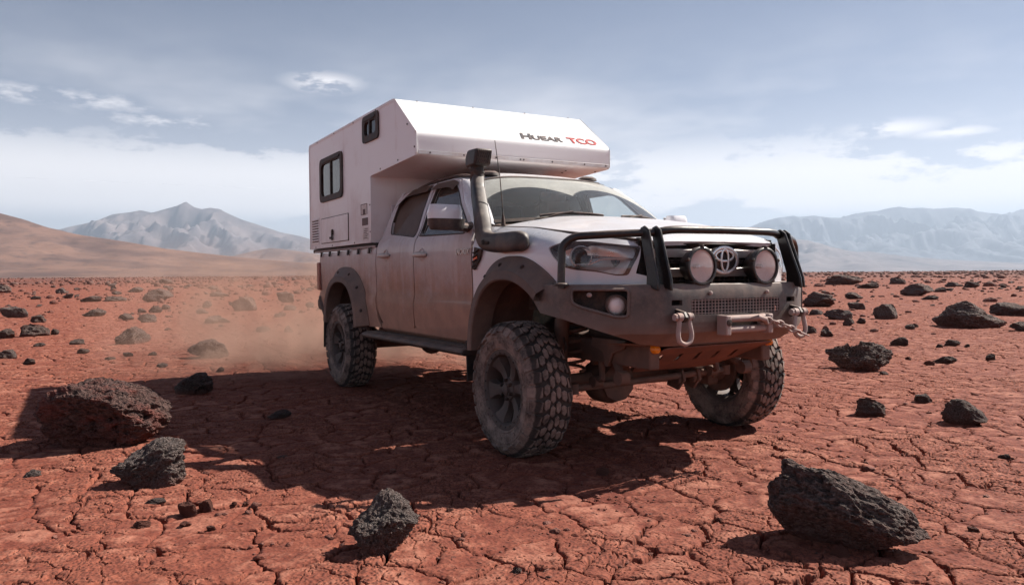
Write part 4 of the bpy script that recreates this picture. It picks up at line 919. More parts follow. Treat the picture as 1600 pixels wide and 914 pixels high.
# ---- wheels
def tyre_mesh():
    prof = [(-.095, .222), (-.118, .235), (-.130, .262), (-.134, .295), (-.131, .325), (-.125, .350), (-.112, .368), (-.085, .3765), (-.04, .3795), (0, .380), (.04, .3795), (.085, .3765), (.112, .368), (.125, .350), (.131, .325), (.134, .295), (.130, .262), (.118, .235), (.095, .222)]
    b = MB(); b.lathe(prof, (0, 0, 0), (0, 1, 0), 96, cap=False); b.lathe([(-.095, .222), (-.08, .205), (.08, .205), (.095, .222)], (0, 0, 0), (0, 1, 0), 48, cap=False)
    for sg in (-1, 1):
        b.lathe([(sg * .1335, .300), (sg * .1365, .303), (sg * .1365, .306), (sg * .133, .309)], (0, 0, 0), (0, 1, 0), 72, cap=False)
        b.lathe([(sg * .121, .240), (sg * .126, .243), (sg * .127, .247), (sg * .124, .250)], (0, 0, 0), (0, 1, 0), 72, cap=False)
        for k in range(22):                        # raised moulding blocks on the sidewall
            if k % 11 in (4, 5, 9, 10): continue
            a0 = 2 * math.pi * k / 22; V = []
            for h in (.1325, .1362):
                for rr, da in ((.268, -.035), (.268, .035), (.287, .033), (.287, -.033)): V.append((rr * math.cos(a0 + da), sg * h, rr * math.sin(a0 + da)))
            b.raw(V, [(0, 1, 2, 3), (4, 5, 6, 7), (0, 1, 5, 4), (1, 2, 6, 5), (2, 3, 7, 6), (3, 0, 4, 7)])
    pa = np.array([p for p in prof if p[1] > .29 or True]); pa = pa[np.argsort(pa[:, 0] if False else np.arange(len(pa)))]
    cs = np.concatenate([[0], np.cumsum(np.hypot(*np.diff(pa, axis=0).T))]); cs -= np.interp(0, pa[8:11, 0], cs[8:11])
    def pt(s, a, h):
        y = np.interp(s, cs, pa[:, 0]); r = np.interp(s, cs, pa[:, 1]); y2 = np.interp(s + .004, cs, pa[:, 0]); r2 = np.interp(s + .004, cs, pa[:, 1]); ty, tr_ = y2 - y, r2 - r; l = math.hypot(ty, tr_); ny_, nr_ = -tr_ / l, ty / l
        y += ny_ * h; r += nr_ * h; return (r * math.cos(a), y, r * math.sin(a))
    def lug(poly, h, ch=.004):
        n = len(poly); c = np.mean(np.array(poly), 0); V = []
        for hh, k in ((-.004, 1.0), (h - .004, 1.0), (h, None)):
            for (a, s) in poly:
                da, ds = a - c[0], s - c[1]
                if k is None: l = math.hypot(da * .39, ds); f = max(.3, 1 - ch / max(l, 1e-6)); a2, s2 = c[0] + da * f, c[1] + ds * f
                else: a2, s2 = a, s
                V.append(pt(s2, a2, hh))
        Fc = [tuple(range(2 * n, 3 * n))]
        for q_ in (0, 1):
            for i in range(n): Fc.append((q_ * n + i, q_ * n + (i + 1) % n, (q_ + 1) * n + (i + 1) % n, (q_ + 1) * n + i))
        b.raw(V, Fc)
    N = 30; p = 2 * math.pi / N; rnd = random.Random(3)
    for k in range(N):
        a = k * p
        for sg in (-1, 1):
            o_ = 0 if sg < 0 else .5 * p; L = .165 if k % 2 else .150
            lug([(a + o_ - .36 * p, sg * .082), (a + o_ + .30 * p, sg * .076), (a + o_ + .42 * p, sg * .10), (a + o_ + .40 * p, sg * L), (a + o_ - .42 * p, sg * L), (a + o_ - .44 * p, sg * .10)], .0145)
            lug([(a + o_ - .10 * p, sg * .040), (a + o_ + .38 * p, sg * .034), (a + o_ + .50 * p, sg * .050), (a + o_ + .36 * p, sg * .070), (a + o_ - .08 * p, sg * .075), (a + o_ - .30 * p, sg * .062)], .0145)
            o2 = o_ + (.25 * p if sg < 0 else -.0 * p)
            lug([(a + o2 + .10 * p, sg * .004), (a + o2 + .62 * p, sg * .002), (a + o2 + .80 * p, sg * .018), (a + o2 + .62 * p, sg * .032), (a + o2 + .12 * p, sg * .034), (a + o2 - .06 * p, sg * .018)], .0145)
    return b
tb = tyre_mesh(); tyre0 = tb.build('tyre', M['rubber'], None, 30)
b = MB(); b.lathe([(-.100, .224), (-.108, .236), (-.116, .234), (-.118, .222), (-.113, .205), (-.095, .196), (-.05, .190), (.06, .188), (.09, .205), (.095, .224)], (0, 0, 0), (0, 1, 0), 72, cap=False); rim0 = b.build('rim_barrel', M['rim'], None, 30)
spokes0 = []
b = MB()
for k in range(6):
    a = 2 * math.pi * k / 6 + .25
    def P3(r, da, y): return (r * math.cos(a + da), y, r * math.sin(a + da))
    prof = [(.045, .50, -.078, -.03), (.09, .34, -.074, -.03), (.13, .27, -.078, -.035), (.165, .27, -.092, -.045), (.196, .34, -.104, -.055)]; V = []
    for r, w, y0, y1 in prof:
        for da, y in ((-w, y1), (-w * .82, y0 + .004), (-w * .3, y0), (w * .3, y0), (w * .82, y0 + .004), (w, y1)): V.append(P3(r, da, y))
    Fc = []
    for i in range(len(prof) - 1):
        for j in range(5): Fc.append((i * 6 + j, i * 6 + j + 1, (i + 1) * 6 + j + 1, (i + 1) * 6 + j))
    q = MB(); q.raw(V, Fc); spokes0.append(q.build('spoke', M['rim'], None, 40))
b = MB(); b.lathe([(.0, .075), (-.06, .072), (-.082, .062), (-.088, .045), (-.088, .033), (-.102, .031), (-.106, .024), (-.107, .001)], (0, 0, 0), (0, 1, 0), 28, cap=False); hub0 = b.build('hub', M['rim'], None, 35)
b = MB()
for k in range(24):
    a = 2 * math.pi * k / 24; b.lathe([(0, .006), (-.005, .006), (-.006, .003)], (.214 * math.cos(a), -.114, .214 * math.sin(a)), (0, 1, 0), 6)
ringb0 = b.build('ring_bolts', M['black'], None, 35)
b = MB()
for k in range(6):
    a = 2 * math.pi * k / 6 + .77; b.lathe([(0, .011), (-.022, .010), (-.024, .005)], (.053 * math.cos(a), -.082, .053 * math.sin(a)), (0, 1, 0), 8)
nuts0 = b.build('wheel_nuts', M['black'], None, 35); ringb0['kind'] = 'stuff'
first = True
for x, sg, rot in ((0, -1, .12), (-3.2, -1, .5), (0, 1, .3), (-3.2, 1, .9)):
    w = empty('wheel', (x, sg * .845, .384), truck); w.rotation_euler = (0, rot, 0 if sg < 0 else math.pi)
    if sg > 0: w.rotation_euler = (0, -rot, math.pi)
    for src in [tyre0, rim0, hub0, ringb0, nuts0] + spokes0:
        c = src if first else src.copy()
        if not first: COL.objects.link(c)
        c.parent = w
    first = False

# ---- mirrors, snorkel, antenna, vents, badge
for sg in (-1, 1):
    mr = empty('door_mirror', (0, 0, 0) if sg < 0 else (-.05, -.07, -.01), truck)
    def mshell(z0, z1, yo, yi, xf, xb, k=1.0):
        rows = []
        for v in np.linspace(0, 1, 9):
            z = z0 + (z1 - z0) * v; row = []
            for a in np.linspace(0, 2 * math.pi, 25):
                ca, sa = math.cos(a), math.sin(a); ca = math.copysign(abs(ca) ** .55, ca); sa = math.copysign(abs(sa) ** .55, sa); row.append(((xf + xb) / 2 + (xf - xb) / 2 * ca, sg * ((yo + yi) / 2 + (yo - yi) / 2 * sa), z))
            rows.append(row)
        return rows
    rows = mshell(1.405, 1.495, 1.150 if sg < 0 else 1.10, .925, -.555, -.665); R_ = np.array(rows)
    for i, v in enumerate(np.linspace(0, 1, 9)):
        sc_ = 1 - .30 * max(0, v - .55) ** 1.6 / .45 ** 1.6; c_ = R_[i].mean(0); R_[i, :, 0] = c_[0] + (R_[i, :, 0] - c_[0]) * sc_; R_[i, :, 1] = c_[1] + (R_[i, :, 1] - c_[1]) * (1 - .10 * max(0, v - .55) / .45)
    o = grid_surf('mirror_cap', R_, M['paint_front'], mr, 50, flip=sg > 0)
    q = MB(); q.raw([tuple(p) for p in R_[-1][:-1]], [tuple(range(24))]); q.build('mirror_cap_top', M['paint_front'], mr)
    R_ = np.array(mshell(1.335, 1.405, 1.148, .90, -.558, -.668))
    for i, v in enumerate(np.linspace(0, 1, 9)):
        c_ = R_[i].mean(0); s_ = .72 + .28 * v ** .6; R_[i] = c_ + (R_[i] - c_) * np.array([s_, .86 + .14 * v ** .6, 1])
    grid_surf('mirror_base', R_, M['plastic'], mr, 50, flip=sg > 0); q = MB(); q.raw([tuple(p) for p in R_[0][:-1]], [tuple(range(24))]); q.build('mirror_under', M['plastic'], mr)
    q = MB(); q.tube([(-.62, sg * .96, 1.36), (-.66, sg * .88, 1.358), (-.70, sg * .80, 1.36)], [.03, .028, .04], 10, ry=[.045, .04, .06]); q.build('mirror_arm', M['plastic'], mr)
    q = MB(); q.box((-.672, sg * 1.035, 1.425), (.006, .19, .12)); q.build('mirror_glass', M['chrome'], mr, bevel=.02)
    # side vent with orange reflector
    vt = empty('side_vent', (0, 0, 0), truck)
    yv = .876
    q = MB(); q.prism([(-.50, sg * yv, 1.225), (-.395, sg * yv, 1.205), (-.425, sg * yv, 1.14), (-.50, sg * yv, 1.075), (-.535, sg * yv, 1.085)], (0, sg * .012, 0)); q.build('vent_body', M['black'], vt, bevel=.006)
    for k in range(4):
        z = 1.195 - .03 * k; q = MB(); q.box((-.465 - .012 * k, sg * (yv + .016), z), (.075 - .012 * k, .012, .008), (0, -.25, 0)); q.build('vent_rib', M['seal'], vt, bevel=.002)
    q = MB(); q.prism([(-.505, sg * (yv + .012), 1.15), (-.45, sg * (yv + .012), 1.165), (-.445, sg * (yv + .012), 1.15), (-.50, sg * (yv + .012), 1.135)], (0, sg * .006, 0)); q.build('vent_reflector', M['orange'], vt, bevel=.002)
text_mesh('door_badge', 'IAORIX', .052, frame((-.79, -.8755, 1.182), (1, 0, 0), (0, 0, 1)), M['chrome'], truck, .004, .12, .0012, 1.15)

sn = empty('snorkel', (0, 0, 0), truck)
path = [np.array(p_) for p_ in ((.152, -.868, 1.236), (.150, -.872, 1.236), (.138, -.880, 1.236), (.118, -.890, 1.237))] + fillet2([(.095, -.895, 1.237), (.06, -.898, 1.238), (-.19, -.905, 1.237), (-.325, -.905, 1.262), (-.375, -.888, 1.37), (-.555, -.828, 1.60), (-.60, -.808, 1.675)], [0, .05, .10, .10, .10, .04, 0], 6, False)
n_ = len(path); rz = [(.006, .026, .045, .054)[i] if i < 4 else (.059 if p[2] < 1.28 else (.056 if p[2] < 1.5 else .044)) for i, p in enumerate(path)]; ryy = [(.004, .020, .034, .042)[i] if i < 4 else (.042 if p[2] < 1.28 else (.046 if p[2] < 1.5 else .042)) for i, p in enumerate(path)]
rz[4:] = np.convolve(np.pad(rz[4:], 2, 'edge'), np.ones(5) / 5, 'valid'); ryy[4:] = np.convolve(np.pad(ryy[4:], 2, 'edge'), np.ones(5) / 5, 'valid')
q = MB(); q.tube(path, list(rz), 24, ry=list(ryy), pw=.6); q.build('snorkel_body', M['snorkel'], sn, 50)
tp_ = path[-1]
q = MB(); q.lathe([(-.02, .047), (.015, .049), (.016, .045), (.03, .045), (.031, .05), (.045, .05), (.046, .044), (.075, .044)], Vector(tp_), (-.05, .03, 1), 24, cap=False); q.build('collar', M['black'], sn)
hd = Vector((tp_[0] + .01, tp_[1] + .006, tp_[2] + .125))
pr = [(-.075, -.055), (.055, -.05), (.085, .055), (-.045, .058), (-.08, .01)]
q = MB(); q.prism([hd + Vector((x, -.062, z)) for x, z in pr], (0, .124, 0)); q.build('snorkel_head', M['snorkel'], sn, bevel=.014)
q = MB(); q.prism([hd + Vector((.060, -.05, -.038)), hd + Vector((.0845, -.05, .045)), hd + Vector((.0845, .05, .045)), hd + Vector((.060, .05, -.038))], (.006, 0, -.002)); q.build('head_screen', M['black'], sn)
q = MB()
for k in range(6):
    for s_ in (-1, 1):
        c = hd + Vector((.0795, -.035 + .014 * k, .003)); q.tube([c + Vector((-.0115, -.013 * s_, -.04)), c + Vector((.0115, .013 * s_, .04))], .0028, 5)
q.build('screen_mesh', M['plastic'], sn)
text_mesh('snorkel_mark', 'Sfrem', .042, frame((-.28, -.9485, 1.228), (1, 0, 0), (0, 0, 1)), M['black'], sn, .0015, .25, .0006)
an = empty('antenna', (0, 0, 0), truck)
q = MB(); q.tube([(-.372, -.742, 1.355), (-.373, -.742, 1.40), (-.375, -.742, 1.425)], [.014, .011, .006], 10); q.build('antenna_base', M['black'], an)
q = MB(); q.tube([(-.375, -.742, 1.42), (-.41, -.742, 1.66), (-.476, -.742, 1.905)], [.0038, .003, .0024], 6); q.build('antenna_rod', M['black'], an)

# ---- cabin interior
def seat(x, y):
    s = empty('seat', (0, 0, 0), truck)
    q = MB(); q.box((x, y, .92), (.50, .48, .16)); q.build('cushion', M['seat'], s, bevel=.05, bseg=3); q = MB(); q.box((x - .27, y, 1.22), (.13, .48, .58), (0, -.2, 0)); q.build('backrest', M['seat'], s, bevel=.05, bseg=3)
    q = MB(); q.box((x - .35, y, 1.58), (.10, .27, .17), (0, -.15, 0)); q.build('headrest', M['seat'], s, bevel=.04, bseg=3)
for x in (-1.15, -1.95):
    for y in (-.37, .37): seat(x, y)
q = MB(); q.prism([(-.50, -.72, 1.38), (-.75, -.72, 1.36), (-.86, -.72, 1.28), (-.84, -.72, 1.0), (-.50, -.72, .95)], (0, 1.44, 0)); q.build('dashboard', M['dash'], truck, bevel=.03)
q = MB(); q.tube([(-.93 + .10 * math.sin(a) * .5, .37 + .185 * math.cos(a), 1.30 + .175 * math.sin(a)) for a in np.linspace(0, 2 * math.pi, 33)[:-1]], .016, 8, True); q.build('steering_wheel', M['black'], truck)
q = MB(); q.box((-.95, 0, 1.62), (.03, .22, .07), (0, .3, 0)); q.build('inside_mirror', M['black'], truck, bevel=.012)
q = MB(); q.box((-.985, -.02, 1.66), (.02, .02, .08)); q.build('mirror_stalk', M['black'], truck)
hl_ = grid_surf('headliner', [[(x, y, float(roofz(x, y)) - .03) for y in np.linspace(-.62, .62, 9)] for x in np.linspace(-2.38, -1.05, 10)], M['dash'], truck)

# ================================================================== the camper on the bed
camper = empty('truck_camper', (-3.3, 0, 1.32))
tag(camper, 'white slide-in camper box with over-cab nose standing on the pickup bed', 'camper')
def cm(o):
    o.parent = camper; o.matrix_parent_inverse = Matrix.Translation((3.3, 0, -1.32)); return o
CW = .885
prof = [(-4.44, 1.325), (-2.45, 1.325), (-2.45, 1.893), (-1.445, 1.935), (-1.425, 1.95), (-1.425, 2.095), (-1.44, 2.118), (-1.855, 2.43), (-1.89, 2.442), (-4.42, 2.442), (-4.44, 2.42)]
big_w = fillet2([(-3.985, 1.80), (-3.245, 1.80), (-3.245, 2.215), (-3.985, 2.215)], .07)
small_w = fillet2([(-2.615, 2.20), (-2.235, 2.20), (-2.235, 2.405), (-2.615, 2.405)], .05)
for sg in (-1, 1):
    hs2 = [big_w, small_w]
    cm(sheet('side_wall', prof, lambda x, z, sg=sg: (x, sg * (CW - .004 * np.cos((z - 1.9) * 2) * 0) + 0 * x, z), M['camper'], None, hs2, .10, 0, (0, sg, 0)))
    # aluminium edge strips
    for a, b_ in zip(prof, prof[1:] + prof[:1]):
        if math.dist(a, b_) < .06: continue
        d_ = np.array(b_) - np.array(a); l = np.linalg.norm(d_); d_ /= l; nin = np.array([-d_[1], d_[0]]); q = MB()
        A = [np.array(a), np.array(b_), np.array(b_) + nin * .022 - d_ * .004, np.array(a) + nin * .022 + d_ * .004]
        q.prism([(p[0], sg * (CW + .0005), p[1]) for p in A], (0, sg * .004, 0)); cm(q.build('edge_strip', M['trim_alu'] if sg > 2 else M['camper'], None, bevel=.0015))
    # windows
    for wl, split, nm in ((big_w, True, 'big'), (small_w, True, 'small')):
        cen = np.mean(np.array(wl), 0); wroot = cm(empty('camper_window', (0, 0, 0)))
        sc = lambda k, kk=None: [tuple(cen + (np.array(p) - cen) + np.sign(np.array(p) - cen) * k) for p in wl]
        def flat(off, sg=sg): return lambda x, z: (x, 0 * x + sg * (CW + off), z)
        fr_ = sheet('window_frame', sc(.012), flat(.016), M['seal'], wroot, [sc(-.045)], .08, .03, (0, sg, 0))
        sheet('window_glass', sc(-.04), flat(.002), M['camper_glass'], wroot, (), .2, 0, (0, sg, 0))
        xs = np.array(wl)[:, 0]; zs = np.array(wl)[:, 1]
        q = MB(); q.box((cen[0] + (.0 if nm == 'big' else -.02), sg * (CW + .008), cen[1]), (.022, .012, zs.max() - zs.min() - .085)); q.build('window_divider', M['seal'], wroot)
        q = MB(); q.box((cen[0], sg * (CW + .02), zs.max() - .024), (xs.max() - xs.min() - .10, .008, .02)); q.build('window_rail', M['seal'], wroot)
        q = MB(); q.box((cen[0] + (xs.max() - xs.min()) * .2, sg * (CW - .05), cen[1]), ((xs.max() - xs.min()) * .42, .012, zs.max() - zs.min() - .06)); q.build('interior_dark', M['black'], wroot)  # black sheet added behind the glass, standing in for the unlit interior
    # hatch with latch
    ha = cm(empty('side_hatch', (0, 0, 0)))
    q = MB(); q.box((-3.535, sg * (CW + .004), 1.497), (.89, .008, .245)); q.build('hatch_door', M['camper'], ha, bevel=.003)
    q = MB()
    for c, s_ in (((-3.535, 1.622), (.905, .006)), ((-3.535, 1.372), (.905, .006)), ((-3.985, 1.497), (.006, .25)), ((-3.085, 1.497), (.006, .25))): q.box((c[0], sg * (CW + .003), c[1]), (s_[0], .006, s_[1]))
    q.build('hatch_seal', M['seal'], ha)
    q = MB(); q.lathe([(0, .030), (.014, .028), (.016, .012)], (-3.57, sg * (CW + .006), 1.47), (0, sg, 0), 16); q.box((-3.555, sg * (CW + .022), 1.44), (.03, .012, .10)); q.box((-3.60, sg * (CW + .02), 1.415), (.07, .012, .022)); q.build('latch', M['black'], ha, bevel=.003)
    # louvre vent
    ve = cm(empty('wall_vent', (0, 0, 0)))
    q = MB(); q.box((-4.21, sg * (CW + .002), 1.51), (.285, .006, .275)); q.build('vent_plate', M['camper'], ve, bevel=.002)
    for k in range(9):
        z = 1.40 + .027 * k; q = MB(); q.box((-4.21, sg * (CW + .005), z), (.235, .004, .012)); q.build('vent_gap', M['black'], ve); q = MB(); q.box((-4.21, sg * (CW + .009), z + .009), (.24, .012, .008), (sg * .5, 0, 0)); q.build('vent_slat', M['camper'], ve)
    # decals
    for c, s_, mt in (((-2.635, 1.622), (.17, .095), M['paper']), ((-2.615, 1.515), (.155, .065), M['print']), ((-2.60, 1.41), (.15, .11), M['paper'])):
        q = MB(); q.box((c[0], sg * (CW + .001), c[1]), (s_[0], .003, s_[1])); cm(q.build('decal', mt, None))
    q = MB()
    q.box((-2.635, sg * (CW + .003), 1.668), (.17, .002, .006)); q.box((-2.715, sg * (CW + .003), 1.622), (.008, .002, .09)); q.box((-2.555, sg * (CW + .003), 1.622), (.008, .002, .09)); q.box((-2.63, sg * (CW + .003), 1.60), (.06, .002, .05)); q.box((-2.65, sg * (CW + .003), 1.578), (.14, .002, .005))
    for k in range(6): q.box((-2.60 + .01 * (k % 3), sg * (CW + .003), 1.37 + .016 * k), (.10 - .015 * (k % 2), .002, .006))
    cm(q.build('decal_print', M['print'], None))
    # screws along the side
    for (x, z) in [(-2.47, 1.42), (-2.47, 1.65), (-2.2, 1.925), (-1.8, 1.945), (-1.46, 2.0), (-1.6, 2.19), (-2.3, 2.425), (-2.9, 2.425), (-3.5, 2.425), (-4.1, 2.425), (-4.2, 1.34), (-3.6, 1.34), (-2.9, 1.34)]:
        q = MB(); q.lathe([(0, .008), (.004, .006), (.005, .001)], (x, sg * (CW + .004), z), (0, sg, 0), 8, cap=False); cm(q.build('screw', M['seal'], None))
    q = MB(); q.lathe([(0, .016), (.03, .016), (.045, .008)], (-4.25, sg * .80, 2.44), (0, 0, 1), 12); cm(q.build('marker_light', M['red'], None))
# roof, nose, underside: strips between the two side walls
def strip(name, a, b_, mtl, ny=24, nx=14, bulge=0.0, edge=0.0):
    a = np.array(a); b_ = np.array(b_); rows = []; d_ = b_ - a; nrm = np.array([d_[1], -d_[0]]); nrm /= np.linalg.norm(nrm)
    ys = CW * np.concatenate([[-1, -.995, -.98], np.linspace(-.95, .95, ny), [.98, .995, 1]])
    for q in np.linspace(0, 1, nx):
        p = a + d_ * q; rows.append([(p[0] + nrm[0] * bulge * (1 - (y / CW) ** 4) * 4 * q * (1 - q), y, p[1] + nrm[1] * bulge * (1 - (y / CW) ** 4) * 4 * q * (1 - q)) for y in ys])
    return cm(grid_surf(name, rows, mtl, None, 30, flip=False))
# one continuous nose + roof skin so the folds read as rounded edges
V = []; ys = np.concatenate([[-CW], np.linspace(-CW + .03, CW - .03, 16), [CW]])
sk = fillet2([(-2.45, 1.325), (-2.45, 1.893), (-1.44, 1.935), (-1.425, 2.106), (-1.875, 2.440), (-4.44, 2.440), (-4.44, 1.325)], [0, .01, .03, .035, .03, .02, 0], 4, False)
sk = [p for p in sk]; rows = [[(p[0], y, p[1]) for y in ys] for p in sk]
cm(grid_surf('shell', rows, M['camper'], None, 20))
q = MB(); q.box((-3.45, 0, 1.335), (1.97, 2 * CW - .02, .02)); cm(q.build('floor', M['black'], None))
q = MB(); q.box((-3.2, 0, 1.88), (2.45, .02, 1.06)); cm(q.build('sky_light_block', M['black'], None))  # added black sheet, stops sky light showing through from the opposite windows
# base rail sitting on the bed, with clamps
for sg in (-1, 1):
    q = MB(); q.box((-3.40, sg * .845, 1.302), (1.96, .05, .034)); cm(q.build('base_rail', M['black'], None, bevel=.004))
    q = MB(); q.box((-3.35, sg * .868, 1.292), (1.90, .012, .018)); cm(q.build('base_trim', M['galv'], None, bevel=.003))
    for x in (-4.05, -3.75, -3.45, -3.15, -2.85, -2.55):
        q = MB(); q.prism([(x, sg * .872, 1.285), (x + .045, sg * .872, 1.285), (x + .02, sg * .875, 1.235), (x - .01, sg * .875, 1.235)], (0, sg * .012, 0)); cm(q.build('clamp', M['seal'], None))
# trim along the lower edge of the nose, with screws
q = MB(); q.box((-1.4245, 0, 1.958), (.006, 2 * CW - .02, .030)); cm(q.build('nose_trim', M['trim_alu'], None, bevel=.002))
for y in (-.78, -.5, -.22, .0, .03, .3, .62, .84):
    q = MB(); q.lathe([(0, .007), (.004, .006), (.005, .001)], (-1.4215, y, 1.958), (1, 0, 0), 8, cap=False); cm(q.build('screw', M['seal'], None))
for x, y in ((-1.6, .55), (-1.7, .58), (-1.62, -.3), (-1.9, .1), (-1.55, .82)):
    q = MB(); q.lathe([(0, .009), (-.004, .008), (-.005, .001)], (x, y, 1.93 - .0418 * (-1.445 - x) * 1.0), (0, 0, 1), 8, cap=False); cm(q.build('screw', M['seal'], None))
for y in (-.7, -.2, .3, .75):
    q = MB(); q.lathe([(0, .007), (.003, .006), (.004, .001)], (-1.86, y, 2.432), (.6, 0, .8), 8, cap=False); cm(q.build('screw', M['seal'], None))
# roof vent
q = MB(); q.box((-2.5, .32, 2.455), (.42, .34, .03), taper=.94); q.box((-2.5, .32, 2.485), (.36, .30, .035), taper=.85); cm(q.build('roof_vent', M['camper'], None, bevel=.012))
q = MB(); q.box((-2.315, .32, 2.472), (.006, .22, .016)); cm(q.build('roof_vent_slot', M['black'], None))
# lettering on the sloping nose
p0 = np.array([-1.425, 2.106]); p1 = np.array([-1.875, 2.440]); dn = (p1 - p0) / np.linalg.norm(p1 - p0)
def on_nose(y, k, off=.003): return (p0[0] + dn[0] * k + dn[1] * off, y, p0[1] + dn[1] * k - dn[0] * off)
ya = (dn[0], 0, dn[1])
x_ = .03
for body, size, dx, mt in (('H', .135, .108, 'g'), ('UEAR', .105, .365, 'g'), ('TCO', .135, .30, 'r')):
    text_mesh('lettering', body, size, frame(on_nose(x_, .045), (0, 1, 0), ya), M['lettergrey'] if mt == 'g' else M['letterred'], None, .0015, .22 if mt == 'g' else .08, (.0042 if body != 'UEAR' else .003), 1.12 if mt == 'g' else 1.0, 1.0); o = bpy.context.scene.collection.objects[-1]; cm(o)
    x_ += dx

# ================================================================== rocks
def rock_material(name, base, hi, red, redamt):
    m, t, out = mat(name); P = t.new('ShaderNodeTexCoord').outputs['Object']
    n1, _ = t.noise(P, 2.4, 6, .65); n2, _ = t.noise(P, 14.0, 6, .7); v1, _ = t.vor(P, 11.0); v2, _ = t.vor(t.vm('ADD', P, (3, 1, 2)), 26.0)
    c = t.mix(t.ss(n2, .38, .66), base, hi); c = t.mix(t.m('MULTIPLY', t.ss(n1, .45, .68), redamt), c, red)
    oz = t.sep(P)[2]; c = t.mix(t.m('MULTIPLY', t.ss(t.m('ADD', oz, t.m('MULTIPLY', t.m('SUBTRACT', n1, .5), 1.4)), .62, .02), .75), c, (.21, .068, .046))
    pit = t.m('ADD', t.m('MULTIPLY', t.ss(v1, .42, .12), -.8), t.m('MULTIPLY', t.ss(v2, .42, .14), -.4))
    h = t.m('ADD', pit, t.m('MULTIPLY', n2, 1.0))
    principled(t, out, c, .9, 0, t.bump(h, .9, .05), 0, .3); return m
M['rock'] = rock_material('dark_scoria', (.052, .036, .032), (.22, .165, .145), (.17, .072, .055), .55)
M['rock_red'] = rock_material('reddish_scoria', (.055, .031, .028), (.17, .098, .084), (.20, .066, .052), .85)
M['rock_grey'] = rock_material('grey_scoria', (.075, .055, .049), (.25, .198, .18), (.17, .088, .07), .4)
M['rock_pale'] = rock_material('dusty_stone', (.14, .095, .08), (.25, .17, .14), (.2, .09, .065), .5)
M['rock_clod'] = rock_material('red_clod', (.15, .055, .04), (.22, .085, .058), (.12, .04, .03), .4)
def rock_mesh(name, seed, sub=4, cuts=9, pits=0.0, lump=.22, material=None, amp=.17):
    rn = np.random.RandomState(seed); bm = bmesh.new(); bmesh.ops.create_icosphere(bm, subdivisions=sub, radius=1.0)
    D = np.array([v.co[:] for v in bm.verts]); Fc = [[v.index for v in f.verts] for f in bm.faces]; bm.free()
    P = D.copy(); off = rn.uniform(0, 50, 3)
    for k in range(cuts):
        n = rn.normal(size=3); n /= np.linalg.norm(n); dd = rn.uniform(.5, .88); e = np.maximum(0, P @ n - dd); P = P - e[:, None] * n * .93
    P *= (1 + lump * fbm(D * 1.4 + off, 3))[:, None]
    P += D * (amp * fbm(P * 3.0 + off, 4, .6) if sub >= 4 else .12 * fbm(P * 3 + off, 3))[:, None]
    if sub >= 5: P += D * (amp * .3 * fbm(P * 10 + off, 3, .65))[:, None]
    if pits:
        w = worley(P * 4.2 + off); P -= D * (pits * np.clip(.42 - w, 0, 1))[:, None]; w = worley(P * 10 + off); P -= D * (pits * .35 * np.clip(.42 - w, 0, 1))[:, None]
    lo, hi = P.min(0), P.max(0); P = (P - (lo + hi) / 2) / ((hi - lo) / 2); P[:, 2] = np.maximum(P[:, 2], -.80)
    P[:, 2] += .72
    me = bpy.data.meshes.new(name); me.from_pydata([tuple(p) for p in P], [], Fc); me.polygons.foreach_set('use_smooth', [True] * len(me.polygons)); me.set_sharp_from_angle(angle=R(32))
    me.materials.append(material); return me
VAR = {}
for mk in ('rock', 'rock_red', 'rock_grey', 'rock_pale', 'rock_clod'):
    VAR[mk] = [rock_mesh('rock', 20 + i + len(mk) * 7, 4 if i < 6 else 4, 11 + i % 4, .25 if i % 2 else 0, .25, M[mk]) for i in range(6 if mk == 'rock' else 4)]
def px_ground(px, py):
    d_ = _F + _R2 * (px - 800) / F_PX - _U2 * (py - 457) / F_PX; k = -CAM[2] / d_[2]; return CAM + d_ * k, k
def place_rock(px, py, w, h, label, mk='rock', var=0, yaw=0.0, tilt=(0, 0), mesh=None, group=None, depth=.8, name='rock'):
    p, k = px_ground(px, py); wid = w * k / F_PX; hei = h * k / F_PX * 1.02; dep = wid * depth
    away = np.array([p[0] - CAM[0], p[1] - CAM[1]]); away /= np.linalg.norm(away)
    me = mesh or VAR[mk][var % len(VAR[mk])]
    o = bpy.data.objects.new(name, me); COL.objects.link(o)
    hz = hei / 1.72; c = p[:2] + away * dep * .36
    a = math.atan2(away[1], away[0]) - math.pi / 2
    o.rotation_euler = (tilt[0], tilt[1], a + (math.pi if yaw else 0))
    o.scale = (wid / 2, dep / 2, hz); o.location = (c[0], c[1], float(ground_z(c[0], c[1])[0]) - .012 * wid)
    tag(o, label, 'rock', group); return o
